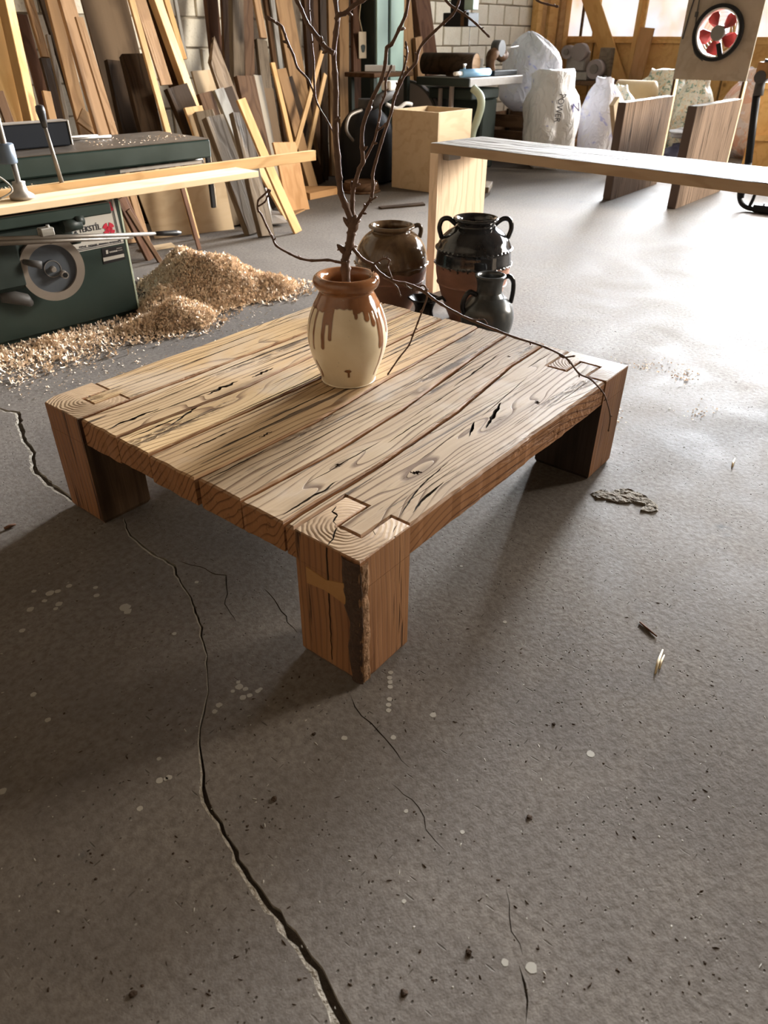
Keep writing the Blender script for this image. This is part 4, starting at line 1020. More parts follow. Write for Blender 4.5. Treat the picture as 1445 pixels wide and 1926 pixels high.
T = [
 ('wide_board','broad light ochre board at the far left edge, behind the clamp screw','board',-14,60,33,232,46,'ochre',7,{}),
 ('offcut','short brown offcut with a grey edge standing before the broad ochre board','offcut',-4,172,18,232,18,'brown',9.4,dict(topcut=True)),
 ('square_beam','long square beam with a glowing yellow edge, second timber from the left','beam',9,0,60,229,26,'pine_bright',8,dict(twist=32,th=.06)),
 ('dark_board','dark plum-brown board just right of the beam with the glowing edge','board',40,28,90,220,20,'redbrown',4,dict(topcut=True)),
 ('narrow_board','narrow tan board ending high up between two dark boards','board',54,0,84,108,15,'tan',5,dict(botcut=True,th=.03)),
 ('dark_board','short near-black board under the narrow tan board','board',84,110,116,230,20,'dark',6,dict(topcut=True)),
 ('offcut','small upright tan block just right of the black lever knob','offcut',87,172,98,222,15,'tan',9,dict(topcut=True)),
 ('edge_strip','thin grey strip seen edge-on above the long grey fence','lath',90,66,124,222,8,'grey',7,dict(topcut=True)),
 ('dark_board','black upright board in the gap behind the brown plank','board',84,0,104,66,20,'dark',1,{}),
 ('plank','long mid-brown plank left of the pair of pale tan boards','plank',97,0,152,218,23,'tan',6,{}),
 ('plank','long pale tan plank with the widest top, left of the cut-topped one','plank',124,0,190,236,27,'pink_tan',8,{}),
 ('plank','pale tan plank whose sawn top shows below the picture edge','plank',147,33,210,240,14,'pink_tan',9,dict(topcut=True)),
 ('ply_panel','big dull brown plywood panel leaning among the long planks','panel',196,0,248,200,84,'plydull',2,dict(th=.018)),
 ('offcut','pale scrap board lying low behind the end of the grey fence','offcut',150,216,176,236,44,'tan',7,dict(topcut=True,th=.02)),
 ('dark_board','squat dark brown board in front of the plywood panel','board',213,115,240,240,30,'dark',4,dict(topcut=True)),
 ('log_slab','thick dark rough-sawn slab with a lit left edge before the plywood panel','slab',247,104,282,245,40,'dark',6,dict(topcut=True,twist=-18,th=.09)),
 ('batten','thin light batten crossing in front of the thick dark slab','batten',247,0,314,243,11,'pine',10,{}),
 ('board','pale greyish board ending in a slanted cut beside the light batten','board',262,0,313,160,22,'pink_tan',8,dict(botcut=True,th=.02)),
 ('dark_board','very dark wide board standing below the slanted cut end','board',330,163,366,250,42,'dark',7.75,dict(topcut=True)),
 ('plank','dark brown plank left of the big light leaning beam','plank',272,0,344,195,24,'brown',6,{}),
 ('beam','big light leaning beam with a shaded left side, left of the bare block patch','beam',292,0,360,192,27,'pine',6.6,dict(twist=25,th=.05)),
 ('lath','bright thin lath just right of the big light beam','lath',312,0,346,112,10,'pine_bright',5,dict(botcut=True)),
 ('lath','mossy pale lath right against the bare block patch','lath',329,0,349,110,6,'silver',3,dict(botcut=True)),
 ('panel','light square panel standing below the bare block patch','panel',379,133,394,188,40,'ply',4,dict(topcut=True,th=.02)),
 ('beam_end','stout brown beam end beside the silver-faced board','beam',383,175,428,300,28,'brown',6,dict(topcut=True)),
 ('offcut','short board with a bright sawn top at the end of the green machine table','offcut',363,201,396,300,34,'pine',8.35,dict(topcut=True,th=.025)),
 ('post','grey-brown square post, left one of the weathered pair','post',382,210,440,402,32,'grey',9.0,dict(topcut=True,twist=-15,th=.07)),
 ('post','grey-brown post with a split face, right one of the weathered pair','post',399,220,472,418,34,'grey',11.5,dict(topcut=True,th=.06)),
 ('board','silvery board with a bluish painted top end','board',410,168,474,330,19,'silver',8.6,dict(topcut=True,th=.04)),
 ('board','slate-dark board right behind the silvery painted one','board',426,165,462,260,18,'dark',7,dict(topcut=True)),
 ('driftwood_board','weathered board with a jagged split top end','board',404,112,452,240,32,'drift',6,dict(topcut=True,jagtop=True,th=.035)),
 ('post','flat weathered post standing left of the shovel','post',448,214,494,414,26,'grey',12.7,dict(topcut=True,th=.05)),
 ('board','bright yellow board leaning lowest, its foot beside the shovel','board',452,187,537,384,17,'pine_bright',13.4,dict(topcut=True,th=.022)),
 ('board','bright yellow-orange board crossing behind the lowest one','board',482,305,528,388,15,'pine',10.0,dict(topcut=True,th=.022)),
 ('wide_board','wide chocolate-brown board in the middle of the stack','board',459,144,492,292,33,'brown',5.4,dict(topcut=True)),
 ('offcut','white-topped short offcut beside the chocolate-brown board','offcut',483,142,492,190,15,'lath_white',4.6,dict(topcut=True)),
 ('panel','greyish square panel right of the chocolate-brown board','panel',497,166,516,272,30,'plydull',4.3,dict(topcut=True,th=.02)),
 ('post','straight grey post rising beside the bare block patch','post',444,0,446,146,21,'grey',3,dict(th=.06)),
 ('board','smooth brown board right of the straight grey post','board',464,0,468,146,19,'brown',1.8,{}),
 ('dark_board','dark board left of the straight grey post','board',424,0,430,142,16,'brown',2,{}),
 ('board','reddish dark board with knots at the right of the bare block patch','board',396,0,406,100,22,'redbrown',.8,{}),
 ('pole','pinkish smooth pole ending above a grey stub','pole',482,0,495,72,12,'pink_tan',5,dict(botcut=True)),
 ('post','grey short stub under the pinkish pole','post',490,76,500,162,19,'grey',4,dict(topcut=True)),
 ('board','dark brown board between the pinkish pole and the whitish strip','board',504,0,522,130,16,'brown',.2,{}),
 ('lath','whitish narrow strip left of the wide tan plank','lath',512,0,531,150,8,'silver',1.6,{}),
 ('wide_plank','wide tan plank, widest right of the whitish strip','plank',530,0,578,260,30,'tan',.9,{}),
 ('plank','grey-tan plank edge behind the wide tan plank','plank',552,0,563,150,14,'grey',.1,{}),
 ('lath','thin bright lath ending at mid height before the wide tan plank','lath',513,118,550,280,8,'pine_bright',5.8,dict(topcut=True)),
 ('plank','tan plank right beside the thin bright lath','plank',527,130,584,340,18,'tan',4.0,dict(topcut=True)),
 ('dark_board','dark grey-brown board behind the thin bright lath','board',540,146,586,290,16,'dark',2.5,dict(topcut=True)),
 ('panel','orange-brown panel scrap low on the right of the stack','panel',534,268,549,338,42,'orange',8.8,dict(topcut=True,th=.022)),
 ('dark_board','broad dark board behind the trunk of the branch','board',584,0,596,200,30,'brown',.2,{}),
 ('dark_board','dark narrow board left of the tall thin stem','board',606,0,609,200,12,'dark',1.7,{}),
 ('lath','slim tan lath just left of the thick stem','lath',621,0,625,200,12,'tan',.8,{}),
 ('lath','light lath leaning the other way, crossing behind the stem','lath',606,98,579,196,8,'pine',5.3,dict(topcut=True)),
 ('lath','second shorter light lath leaning the other way','lath',612,140,590,238,7,'pine',3.4,dict(topcut=True)),
 ('board','broad tan-brown board behind the fork of the branch','board',644,0,646,200,18,'tan',.2,{}),
 ('board','reddish-brown board carrying the paper tag','board',668,0,670,220,14,'redbrown',.2,{}),
]
for nm, lab, cat, x0, y0, x1, y1, wp, mt, L, kw in T:
    lean(nm, lab, cat, x0, y0, x1, y1, wp, mt, L, group='timber leaning in the stack', **kw)
# tag hanging from a string
tg = empty('paper_tag', atY(682, 85, 5.16)); tag(tg, 'cream paper tag with a dark green mark hanging on a string', 'tag')
p = atY(682, 85, 5.16); sc = (atY(690, 85, 5.16)-atY(676, 85, 5.16)).length
b = MB(); b.cbox(-sc/2, sc/2, -.003, .003, -.12, .12, .002); b.M = Matrix(); o = b.build('tag_card', M['cream_tag'], tg)
b = MB(); pts = [(.045*math.cos(a)*(1+.2*math.sin(3*a)), .045*math.sin(a)*(1+.2*math.cos(2*a))) for a in [2*PI*i/14 for i in range(14)]]
b.add([(x*.8+.005, -.0045, z-.03) for x, z in pts], [tuple(range(14))]); b.build('green_mark', M['green_dark'], tg)
b = MB(); b.tube([(0,-.002,.11),(-.05,.0,.24),(.01,.02,.40)], .004, 6); b.build('string', M['straw'], tg)
# split poles right of the mint column
for nm, lab, x0, y0, x1, y1, wp, mt, L, kw in [
 ('post','pale grey-tan post just right of the mint green column',760,0,768,112,22,'tan',5.5,{}),
 ('bark_slab','rough red-brown slab with bark, behind the dark log',790,0,806,112,27,'redbrown',.3,dict(th=.09,jagtop=False)),
 ('post','short pinkish post stub before the rough red-brown slab',785,70,788,112,13,'pink_tan',7.5,dict(topcut=True))]:
    lean(nm, lab, 'post', x0, y0, x1, y1, wp, mt, L, plane=(5.36-.03*L, 5.44-.03*L), **kw)

# ------------------------------------------------------------------ flat boards and scraps on the floor by the stack
def flatboard(name, label, cat, px, z0, th, mat, extra=None):
    P = [at(x, y, z0+th) for x, y in px]; b = MB(); b.prism([(p.x, p.y) for p in P], z0, z0+th)
    o = b.build(name, M[mat]); tag(o, label, cat); return o
flatboard('thick_board', 'thick light board lying flat on the floor below the dark machine', 'board', [(547,352),(583,364),(642,352),(630,350),(570,350)], .002, .055, 'orange')
flatboard('thin_board', 'thin plywood scrap lying flat beside the shovel', 'board', [(530,399),(548,405),(574,393),(557,390)], .002, .012, 'tan')
flatboard('floor_strip', 'long thin scrap strip lying before the leaning plywood sheet', 'strip', [(262,466),(268,472),(330,462),(322,456)], .001, .010, 'ply')
flatboard('dark_strip', 'dark thin strip lying on the floor left of the console leg', 'strip', [(712,388),(718,391),(800,384),(796,380)], .001, .012, 'dark')
for k, (x, y, s, mt, lab) in enumerate([(560,380,.03,'tan','small wooden cube scrap beside the thick flat board'),(571,377,.026,'pink_tan','smallest round wooden scrap by the thick flat board')]):
    b = MB(); b.cbox(-s, s, -s*.8, s*.8, 0, s*1.3, .006); o = b.build('wood_scrap', M[mt], None, (at(x,y).x, at(x,y).y, .001), .5+k); tag(o, lab, 'scrap')
# leaning sheet of plywood beside the machine
P0 = at(292, 449); P1 = at(441, 431); T0 = Vector((0,0,0))
u_ = (P1-P0).normalized(); v_ = Vector((-u_.y, u_.x, 0)); nrm = (v_*.97-Vector((0,0,1))*.24).normalized()
q0 = atplane(240, 310, P0, nrm); q1 = atplane(418, 318, P0, nrm)
b = MB(); f = [P0, P1, q1, q0]; bk = [p+v_*.018 for p in f]
b.add([tuple(p) for p in f+bk], [(0,1,2,3),(7,6,5,4),(0,4,5,1),(1,5,6,2),(2,6,7,3),(3,7,4,0)])
o = b.build('plywood_sheet', M['ply']); tag(o, 'pale plywood sheet leaning behind the green machine, reaching the floor', 'panel')
lean('brace', 'dark brown brace standing between the green machine and the plywood sheet', 'board', 228, 372, 262, 440, 22, 'redbrown', 0, topcut=True, plane=(3.55, 3.9))
lean('lath', 'dark brown lath slanting in the gap beside the green machine', 'lath', 240, 395, 272, 445, 10, 'brown', 0, topcut=True, plane=(3.45, 3.8))
lean('lath', 'small dark lath leaning on the face of the plywood sheet', 'lath', 342, 348, 352, 385, 8, 'redbrown', 0, topcut=True, plane=(3.50, 4.20), th=.012)

# ------------------------------------------------------------------ shovel
sh = empty('shovel', at(512, 420)); tag(sh, 'worn steel shovel standing on its flat blade in front of the stack', 'shovel')
b0 = at(512, 420)
def loc_(p, o): return tuple(Vector(p)-Vector(o))
b = MB(); bl = [at(487,424,.02), at(541,420,.02), at(528,399,.03), at(496,396,.06)]
b.add([loc_(p, b0) for p in bl]+[loc_(p+Vector((0,0,.006)), b0) for p in bl], [(0,1,2,3),(7,6,5,4),(0,4,5,1),(1,5,6,2),(2,6,7,3),(3,7,4,0)])
b.build('blade', M['steel_dull'], sh)
b = MB(); bl = [at(487,424,.02), at(496,396,.06), at(494,388,.13), at(484,392,.13)]
b.add([loc_(p, b0) for p in bl]+[loc_(p+Vector((.006,0,0)), b0) for p in bl], [(0,1,2,3),(7,6,5,4),(0,4,5,1),(1,5,6,2),(2,6,7,3),(3,7,4,0)])
b.build('side_wall', M['silver'], sh)
b = MB(); b.cyl(loc_(at(510,418,.03), b0), loc_(atY(498,354,at(510,418).y-.02), b0), .014, .014, 10); b.build('shaft', M['steel_dull'], sh)

# ------------------------------------------------------------------ heap of wood shavings
heap_pts = [(352,452,.30,1.05),(425,468,.24,.9),(395,460,.28,.95),(500,508,.12,.55),(300,520,.17,.95),(268,590,.075,.6),(330,545,.16,.7),(545,528,.03,.5)]
HP = []
for x, y, z, s in heap_pts: p = at(x, y, z); HP.append((p.x, p.y, z, s))
HP.append((HP[0][0]+.12, HP[0][1]+.22, .26, .9)); HP.append((HP[1][0]+.1, HP[1][1]+.2, .2, .9))
HP.append((.95, 2.56, .035, .25)); HP.append((.70, 2.62, .03, .22)); HP.append((.45, 2.66, .03, .22))
def heap_h(x, y):
    s = 0.0; k = 30.0
    for (a, b_, h, sl) in HP:
        d = math.hypot(x-a, y-b_); v = h-sl*math.sqrt(d*d+.002)+.02; s += math.exp(k*max(-.3, v))
    h = math.log(s)/k
    h -= .055
    return h+.022*nz(x*9, y*9, 2)+.012*nz(x*24, y*24, 5)
b = MB(); b.smooth = False; x0, x1, y0, y1, st = .1, 2.55, 2.10, 3.35, .02
nx = int((x1-x0)/st); ny = int((y1-y0)/st); vs = []; idx = {}; fs = []
rh = random.Random(2)
for j in range(ny+1):
    for i in range(nx+1):
        x = x0+i*st+rh.uniform(-.006,.006); y = y0+j*st+rh.uniform(-.006,.006); h = heap_h(x, y)
        vs.append((x, y, max(-.004, h+rh.uniform(-.006,.006))))
def in_mach(x, y):
    q = Vector((x, y, 0))-at(264, 589); u = q.x*math.cos(-.0873)+q.y*math.sin(-.0873); v = -q.x*math.sin(-.0873)+q.y*math.cos(-.0873)
    return u < .0 and v > -.0
for j in range(ny):
    for i in range(nx):
        q = (j*(nx+1)+i, j*(nx+1)+i+1, (j+1)*(nx+1)+i+1, (j+1)*(nx+1)+i)
        if max(vs[t][2] for t in q) > 0.0 and not in_mach(*vs[q[0]][:2]): fs.append(q)
b.add(vs, fs)
def shav_mat():
    t = NT('shavings'); c = t.coord('Object'); f = t.noise(c, 38, 4, .7); g = t.noise(c, 130, 3, .6)
    col = t.mix(f, (.74,.57,.41), (.56,.40,.27)); col = t.mix(t.mr(g, .4, .65), col, (.82,.66,.46))
    return t.out(col, .8, t.bump(g, .8, .01), spec=.15)
M['shavings'] = shav_mat()
heap = b.build('shavings_heap', M['shavings'], None, normals=False)
tag(heap, 'big loose heap of curly pale wood shavings spilling from the green machine', 'shavings', kind='stuff')
def curls(name, pts, seed, smin=.010, smax=.034):
    r = random.Random(seed); v = []; f = []; sm = []
    for (x, y, z) in pts:
        L = r.uniform(smin, smax); w = r.uniform(.0020, .0050)*(.5+smax*10); a = r.uniform(0, 6.28); tl = r.uniform(-.6, 1.6)*(1 if smax > .03 else .4); cu = r.uniform(.2, 2.6)
        d = Vector((math.cos(a), math.sin(a), tl)).normalized(); s = Vector((-math.sin(a), math.cos(a), r.uniform(-.6,.6))).normalized()*w; up = d.cross(s).normalized()
        if up.z < 0: up = -up
        base = len(v); n = 3
        for k in range(n+1):
            t = (k/n-.5); q = Vector((x, y, z))+d*L*t*math.cos(cu*t)+up*L*.45*math.sin(cu*abs(t))
            v.append(tuple(q-s)); v.append(tuple(q+s))
        for k in range(n): f.append((base+2*k, base+2*k+1, base+2*k+3, base+2*k+2))
    me = bpy.data.meshes.new(name); me.from_pydata(v, [], f); me.materials.append(M['curl']); me.update(); return me
def curl_mat():
    t = NT('curl_shaving'); c = t.coord('Object'); f = t.noise(c, 55, 3, .6); col = t.mix(f, (.92,.76,.58), (.66,.48,.33))
    return t.out(col, .7, None, spec=.2)
M['curl'] = curl_mat()
pts = []
while len(pts) < 24000:
    x, y = rh.uniform(x0, x1), rh.uniform(y0, y1)
    h = heap_h(x, y)
    if in_mach(x, y): continue
    if h > .0: pts.append((x, y, h+rh.uniform(-.004, .020)))
    elif h > -.07 and rh.random() < .35*math.exp(h*40): pts.append((x, y, .003))
co = link('curls', curls('curls', pts, 5, .014, .050), heap); co['kind'] = 'stuff'
# scattered shavings and dust on the floor
pts = []
def scatter(n, x, y, sx, sy):
    for i in range(n):
        px = rh.gauss(x, sx); py = rh.gauss(y, sy); p = at(px, py)
        if -3 < p.x < 11 and -4 < p.y < 5.4 and not (-.02 < p.x < 1.38 and -.02 < p.y < 1.25 and False): pts.append((p.x, p.y, .002))
scatter(900, 90, 665, 75, 22); scatter(500, 30, 690, 45, 25); scatter(300, 330, 610, 60, 18); scatter(200, 430, 585, 70, 18); scatter(120, 180, 690, 120, 30)
sc_ = link('scattered_shavings', curls('scattered_shavings', pts, 8, .004, .013)); tag(sc_, 'pale shavings scattered thinly on the floor before the machine', 'shavings', kind='stuff')
pts = []
scatter(80, 1215, 690, 38, 7); scatter(60, 1290, 708, 16, 7); scatter(30, 1310, 775, 22, 8); scatter(20, 1160, 785, 12, 10)
M_ = M['curl']
so = link('straw_bits', curls('straw_bits', pts, 9, .005, .016)); tag(so, 'straw-coloured chips trailing across the floor right of the table', 'shavings', kind='stuff')
# dark crumbs over the floor
def crumbs(name, pts, mat, seed, s0, s1):
    r = random.Random(seed); b = MB()
    for (x, y) in pts:
        s = r.uniform(s0, s1); a = r.uniform(0, 6.28); e = r.uniform(.5, 2.6)
        c, q = math.cos(a), math.sin(a); ps = []
        for k in range(5):
            t = k/5*6.283+r.uniform(-.3,.3); u, v = s*math.cos(t)*e, s*math.sin(t)/max(1,e*.8); ps.append((x+u*c-v*q, y+u*q+v*c, 0.0003))
        b.add(ps+[(x+r.uniform(-.3,.3)*s, y+r.uniform(-.3,.3)*s, s*.55)], [(k,(k+1)%5,5) for k in range(5)])
    return b.build(name, mat)
pts = []
for i in range(900):
    x, y = rh.uniform(60, 1440), 420+1480*rh.random()**1.3
    if y < 640 and x < 980: continue
    p = at(x, y)
    if -.03 < p.x < 1.40 and -.03 < p.y < 1.27: continue
    pts.append((p.x, p.y))
o = crumbs('floor_crumbs', pts, M['gouge'], 3, .0010, .0032); tag(o, 'tiny dark wood crumbs strewn over the concrete', 'debris', kind='stuff')
pts = [(at(x, y).x, at(x, y).y) for x, y in [(rh.uniform(0,1440), 650+1250*rh.random()) for _ in range(330)] if not (-.03 < at(x,y).x < 1.40 and -.03 < at(x,y).y < 1.27)]
o = crumbs('pale_grit', pts, M['paint_spot'], 4, .0008, .0026); tag(o, 'tiny pale grit and chips strewn over the concrete', 'debris', kind='stuff')
pts = []
for x, y in [(658,1243),(735,1265),(733,1275),(734,1283),(734,1292),(733,1315),(731,1326),(731,1336),(740,1387)]: pts.append((x, y, 5))
for x, y, s in [(235,1142,10),(240,1150,7),(412,1326,6),(404,1338,5),(450,1292,7),(462,1296,5),(438,1300,4),(457,1312,6),(470,1308,5),(485,1300,5),(448,1283,4),(490,1296,4),(63,1306,5),(90,1354,5),(300,1468,6),(318,1462,5),(299,1427,4),(312,1465,4),(263,1521,5),(648,1388,5),(111,1136,6),(42,1186,5),(57,1146,6),(94,1116,7),(109,1112,5),(370,1095,4),(328,1192,4),(1111,1418,7),(815,1345,6),(764,1526,4),(870,1565,4),(1000,1820,9),(950,1810,6),(760,1695,4),(105,1145,4),(64,1112,4),(130,1102,5),(180,1105,4),(5,1488,6),(182,1120,5),(84,1130,4),(950,1170,4),(868,1065,3)]: pts.append((x, y, s))
b = MB(); r9 = random.Random(6)
for x, y, s in pts:
    p = at(x, y); rr = s/1000.0*(at(x, y)-CAM).length/1.35; n = 11; ph = r9.uniform(0, 6)
    ring = [(p.x+rr*math.cos(k/n*6.283)*(1+.35*nz(k*1.3, ph)), p.y+rr*math.sin(k/n*6.283)*(1+.35*nz(k*1.7, ph+3))) for k in range(n)]
    b.prism(ring, -.0002, .0005)
o = b.build('paint_drops', M['paint_spot']); tag(o, 'dried pale paint drops and splashes on the concrete round the near leg', 'paint', kind='stuff')
# the crumbling repair patch on the right
b = MB(); PP = [Vector(p) for p in patch_poly]; cx = sum(p.x for p in PP)/len(PP); cy = sum(p.y for p in PP)/len(PP)
def fillpatch():
    vs = [p.copy() for p in PP]; n = len(vs); es = [(i, (i+1)%n) for i in range(n)]
    xs = [p.x for p in PP]; yy = [p.y for p in PP]; r = random.Random(1)
    for i in range(420):
        q = (r.uniform(min(xs), max(xs)), r.uniform(min(yy), max(yy)))
        if in_poly(q, [tuple(p) for p in PP]): vs.append(Vector(q))
    R = delaunay_2d_cdt(vs, es, [], 1, 1e-6); V = R[0]
    vv = [(v.x, v.y, .0004 if i < n else .003+.004*r.random()) for i, v in enumerate(V)]
    return vv, [tuple(f) for f in R[2]]
vv, ff = fillpatch(); b.add(vv, ff); o = b.build('mortar_patch', M['crumb'], None, normals=False); tag(o, 'crumbling raised mortar patch on the floor, right of the rear leg', 'patch')
# single stalks and twigs on the floor
for nm, lab, a, c, r0, mt in [('dark_splinter','dark brown splinter lying on the open floor at right',(1204,1170),(1236,1197),.0032,'redbrown'),
      ('straw_stalk','longer pale straw stalk lying on the floor at right',(1233,1267),(1247,1222),.0036,'straw'),
      ('straw_stalk','shorter pale stalk piece touching the longer straw stalk',(1241,1258),(1250,1232),.0028,'straw'),
      ('wood_chip','dark flat wood chip on the floor below the left leg',(8,994),(30,986),.006,'redbrown'),
      ('wood_chip','pale cylinder-shaped chip on the floor at far right',(1378,878),(1383,862),.004,'straw')]:
    A = at(*a, z=r0); B = at(*c, z=r0); b = MB(); m1 = A.lerp(B, .5)+Vector((0, .002, 0))
    b.tube([A, m1, B], [r0*.7, r0, r0*.5], 6); o = b.build(nm, M[mt]); tag(o, lab, 'chip' if 'chip' in nm else 'splinter' if 'splinter' in nm else 'straw')
for k, (x, y, s, lab) in enumerate([(996,1538,.008,'dark pellet-like crumb on the open floor right of centre'),(1042,1362,.006,'small black crumb on the open floor below the rear right leg'),(516,1503,.008,'round dark stone crumb near the long crack'),(760,1868,.008,'dark crumb near the bottom edge, right of the long crack'),(882,1793,.008,'dark chip near the bottom centre of the floor'),(250,1870,.008,'dark crumb left of the long crack near the bottom'),(590,1380,.006,'flat dark crumb beside the near leg shadow')]):
    b = MB(); rr = random.Random(k+40); bm = bmesh.new(); s *= .72; bmesh.ops.create_icosphere(bm, subdivisions=2, radius=s)
    for v in bm.verts: v.co *= 1+.9*nz(v.co.x*150, v.co.y*150, k+v.co.z*150); v.co.z = max(0, v.co.z*.45+s*.18)
    me = bpy.data.meshes.new('crumb'); bm.to_mesh(me); bm.free(); me.materials.append(M['gouge']); p = at(x, y); o = link('crumb', me, None, (p.x, p.y, 0)); tag(o, lab, 'crumb', 'dark crumbs on the open floor')
# ------------------------------------------------------------------ green planing machine (left)
MO = at(264, 589); MZ = math.radians(-5)
mach = empty('planing_machine', MO, MZ)
tag(mach, 'dark green planing machine with cream sign plate and grey handwheel at the left edge', 'machine')
mu = Vector((math.cos(MZ), math.sin(MZ), 0)); mv = Vector((-mu.y, mu.x, 0))
def mpt(x, y, v):       # pixel on the plane at depth v -> local (u, v, z)
    P = atplane(x, y, MO+mv*v, mv)-MO; return (P.dot(mu), v, P.z)
b = MB(); b.cbox(-1.5, 0, 0, .62, .02, .585, .008); b.cbox(-1.46, -.02, .02, .60, 0.001, .03, .004); b.build('body', M['green_paint'], mach)
b = MB(); b.cbox(-.008, .002, -.002, .004, .03, .57, .001); o = b.build('corner_edge', M['mint_pale'], mach)
b = MB(); b.cbox(-1.5, -.115, -.13, .5, .543, .592, .005); b.build('lower_table', M['green_paint'], mach)
b = MB(); b.cbox(-1.5, -.118, -.127, .5, .592, .596, .001); b.build('table_face', M['table_iron'], mach)
b = MB(); b.cbox(-1.5, .745, .25, .78, .675, .768, .008); b.cbox(-1.5, .2, .3, .7, .60, .675, .01); b.build('upper_table', M['green_paint'], mach)
b = MB(); b.cbox(-1.5, .742, .253, .777, .768, .773, .001); b.build('table_face', M['table_iron'], mach)
b = MB()
for k in range(5): b.cyl((.12+.09*k, .34, .62), (.12+.09*k, .34, .676), .03, .03, 12)
b.cbox(-.35, .60, .20, .30, .615, .64, .004); b.build('cutter_guard', M['green_dark'], mach)
b = MB(); b.cbox(.10, .72, .30, .36, .642, .662, .003); b.cyl((.60,.33,.652),(.72,.33,.652), .02, None, 14); b.build('roller', M['steel_dull'], mach)
b = MB(); b.cbox(.728, .752, .28, .30, .40, .70, .003); b.build('strut', M['black_metal'], mach)
b = MB(); b.cbox(.752, .760, .28, .30, .40, .69, .002); b.build('strut_face', M['lath_white'], mach)
b = MB(); b.cbox(-1.5, .035, .47, .53, .776, .886, .006); b.build('fence', M['fence_dark'], mach)
b = MB(); b.cbox(-1.5, .037, .465, .535, .886, .894, .003); b.cbox(.035, .043, .465, .535, .776, .893, .002); b.build('fence_cap', M['steel_dull'], mach)
b = MB()
for a, c in (((.05,.60,.80),(.34,.78,.775)),((.05,.60,.80),(.05,.78,.80)),((.045,.62,.785),(.34,.62,.785))): b.cyl(a, c, .008, None, 8)
b.build('fence_bracket', M['steel_dull'], mach)
# upright lever
A = mpt(116, 343, .05); B = mpt(85, 240, .05); Cc = mpt(73, 197, .05)
b = MB(); b.cyl(A, B, .0105, .008, 12); lv = b.build('lever', M['steel'], mach)
b = MB(); b.tube([B, Vector(B).lerp(Vector(Cc), .35), Vector(B).lerp(Vector(Cc), .75), Vector(B).lerp(Vector(Cc), .95), Cc], [.012,.016,.021,.018,.008], 14); b.build('grip', M['black_plastic'], lv)
# long horizontal lever with a round grip
A = mpt(-40, 452, -.2); B = mpt(293, 439.5, -.2); Cc = mpt(340, 438, -.2)
b = MB(); b.tube([A, B], [.013, .0085], 10); b.tube([Vector(A)+Vector((0,-.01,-.014)), Vector(mpt(250,447,-.2))], [.012,.006], 8); lv = b.build('lever', M['steel'], mach)
b = MB(); b.tube([B, Vector(B).lerp(Vector(Cc), .3), Vector(B).lerp(Vector(Cc), .8), Cc], [.010,.0125,.0145,.008], 14); b.build('grip', M['black_plastic'], lv)
b = MB(); q = Vector(mpt(88, 437, -.2)); b.cbox(q.x-.03, q.x+.03, -.215, -.17, q.z-.015, q.z+.02, .004); b.cyl((q.x+.01,-.2,q.z-.05),(q.x+.01,-.2,q.z+.03), .008, None, 10); b.build('clamp_bolt', M['silver'], mach)
b = MB(); q = Vector(mpt(125, 425, -.1)); b.cyl((q.x-.03,-.12,q.z+.005),(q.x+.06,-.12,q.z+.005), .030, .026, 14); b.cyl((q.x+.035,-.12,q.z+.02),(q.x+.075,-.12,q.z+.02), .024, None, 12); b.cbox(-1.4,-.30,-.08,0,.44,.53,.01); b.build('table_pivot', M['green_dark'], mach)
b = MB(); q = Vector(mpt(148, 452, -.1)); b.cyl((q.x-.02,-.06,q.z),(q.x+.02,-.06,q.z), .024, None, 14); b.build('pivot_nut', M['green_dark'], mach)
# hand wheel
WC = Vector(mpt(98, 505, -.10)); wz = math.radians(-7)
wh = empty('hand_wheel_pivot'); wh.parent = mach; wh.location = WC; wh.rotation_euler = (0, 0, wz); wh.name = 'hand_wheel'
def ringy(b, R0, R1, y0, y1, n=56):
    vs = []
    for k in range(n):
        a = 2*PI*k/n; c, s = math.cos(a), math.sin(a)
        for R, y in ((R0, y0), (R1, y0), (R1, y1), (R0, y1)): vs.append((R*c, y, R*s))
    fs = [(k*4+j, ((k+1)%n)*4+j, ((k+1)%n)*4+(j+1)%4, k*4+(j+1)%4) for k in range(n) for j in range(4)]
    b.add(vs, fs)
b = MB(); ringy(b, .110, .147, -.012, .012); b.build('rim', M['rim_grey'], wh)
b = MB(); b.cyl((0,.004,0),(0,.010,0), .112, None, 48); b.cyl((0,-.010,0),(0,.004,0), .036, .040, 24); b.build('disc', M['wheel_grey'], wh)
b = MB(); b.cyl((0,-.030,0),(0,-.008,0), .011, .015, 12); b.cyl((.040,-.045,-.028),(.040,.0,-.028), .017, .017, 10); ringy(b, .036, .0385, -.012, -.008, 32); b.build('hub', M['steel_dull'], wh)
b = MB(); b.cyl((.040,-.047,-.028),(.040,-.044,-.028), .012, None, 6); b.build('socket', M['black_metal'], wh)
b = MB(); b.tube([(-.118,-.01,.052),(-.09,-.04,.045),(-.055,-.055,.036)], [.012,.016,.018], 10); b.build('crank_knob', M['charcoal'], wh)
b = MB(); b.cyl((0,.01,0),(0,.10,0), .02, None, 12); b.build('axle', M['steel_dull'], wh)
q = Vector(mpt(45, 560, -.1)); b = MB(); b.tube([(q.x-.10,-.10,q.z+.02),(q.x-.04,-.11,q.z+.01),(q.x,-.12,q.z-.005),(q.x+.02,-.10,q.z-.03)], [.02,.03,.028,.018], 9); b.build('lock_lump', M['charcoal'], mach)
q = Vector(mpt(15, 500, -.04)); b = MB(); b.cbox(q.x-.35, q.x+.055, -.10, .01, q.z-.10, q.z+.12, .02); b.build('gear_housing', M['green_dark'], mach)
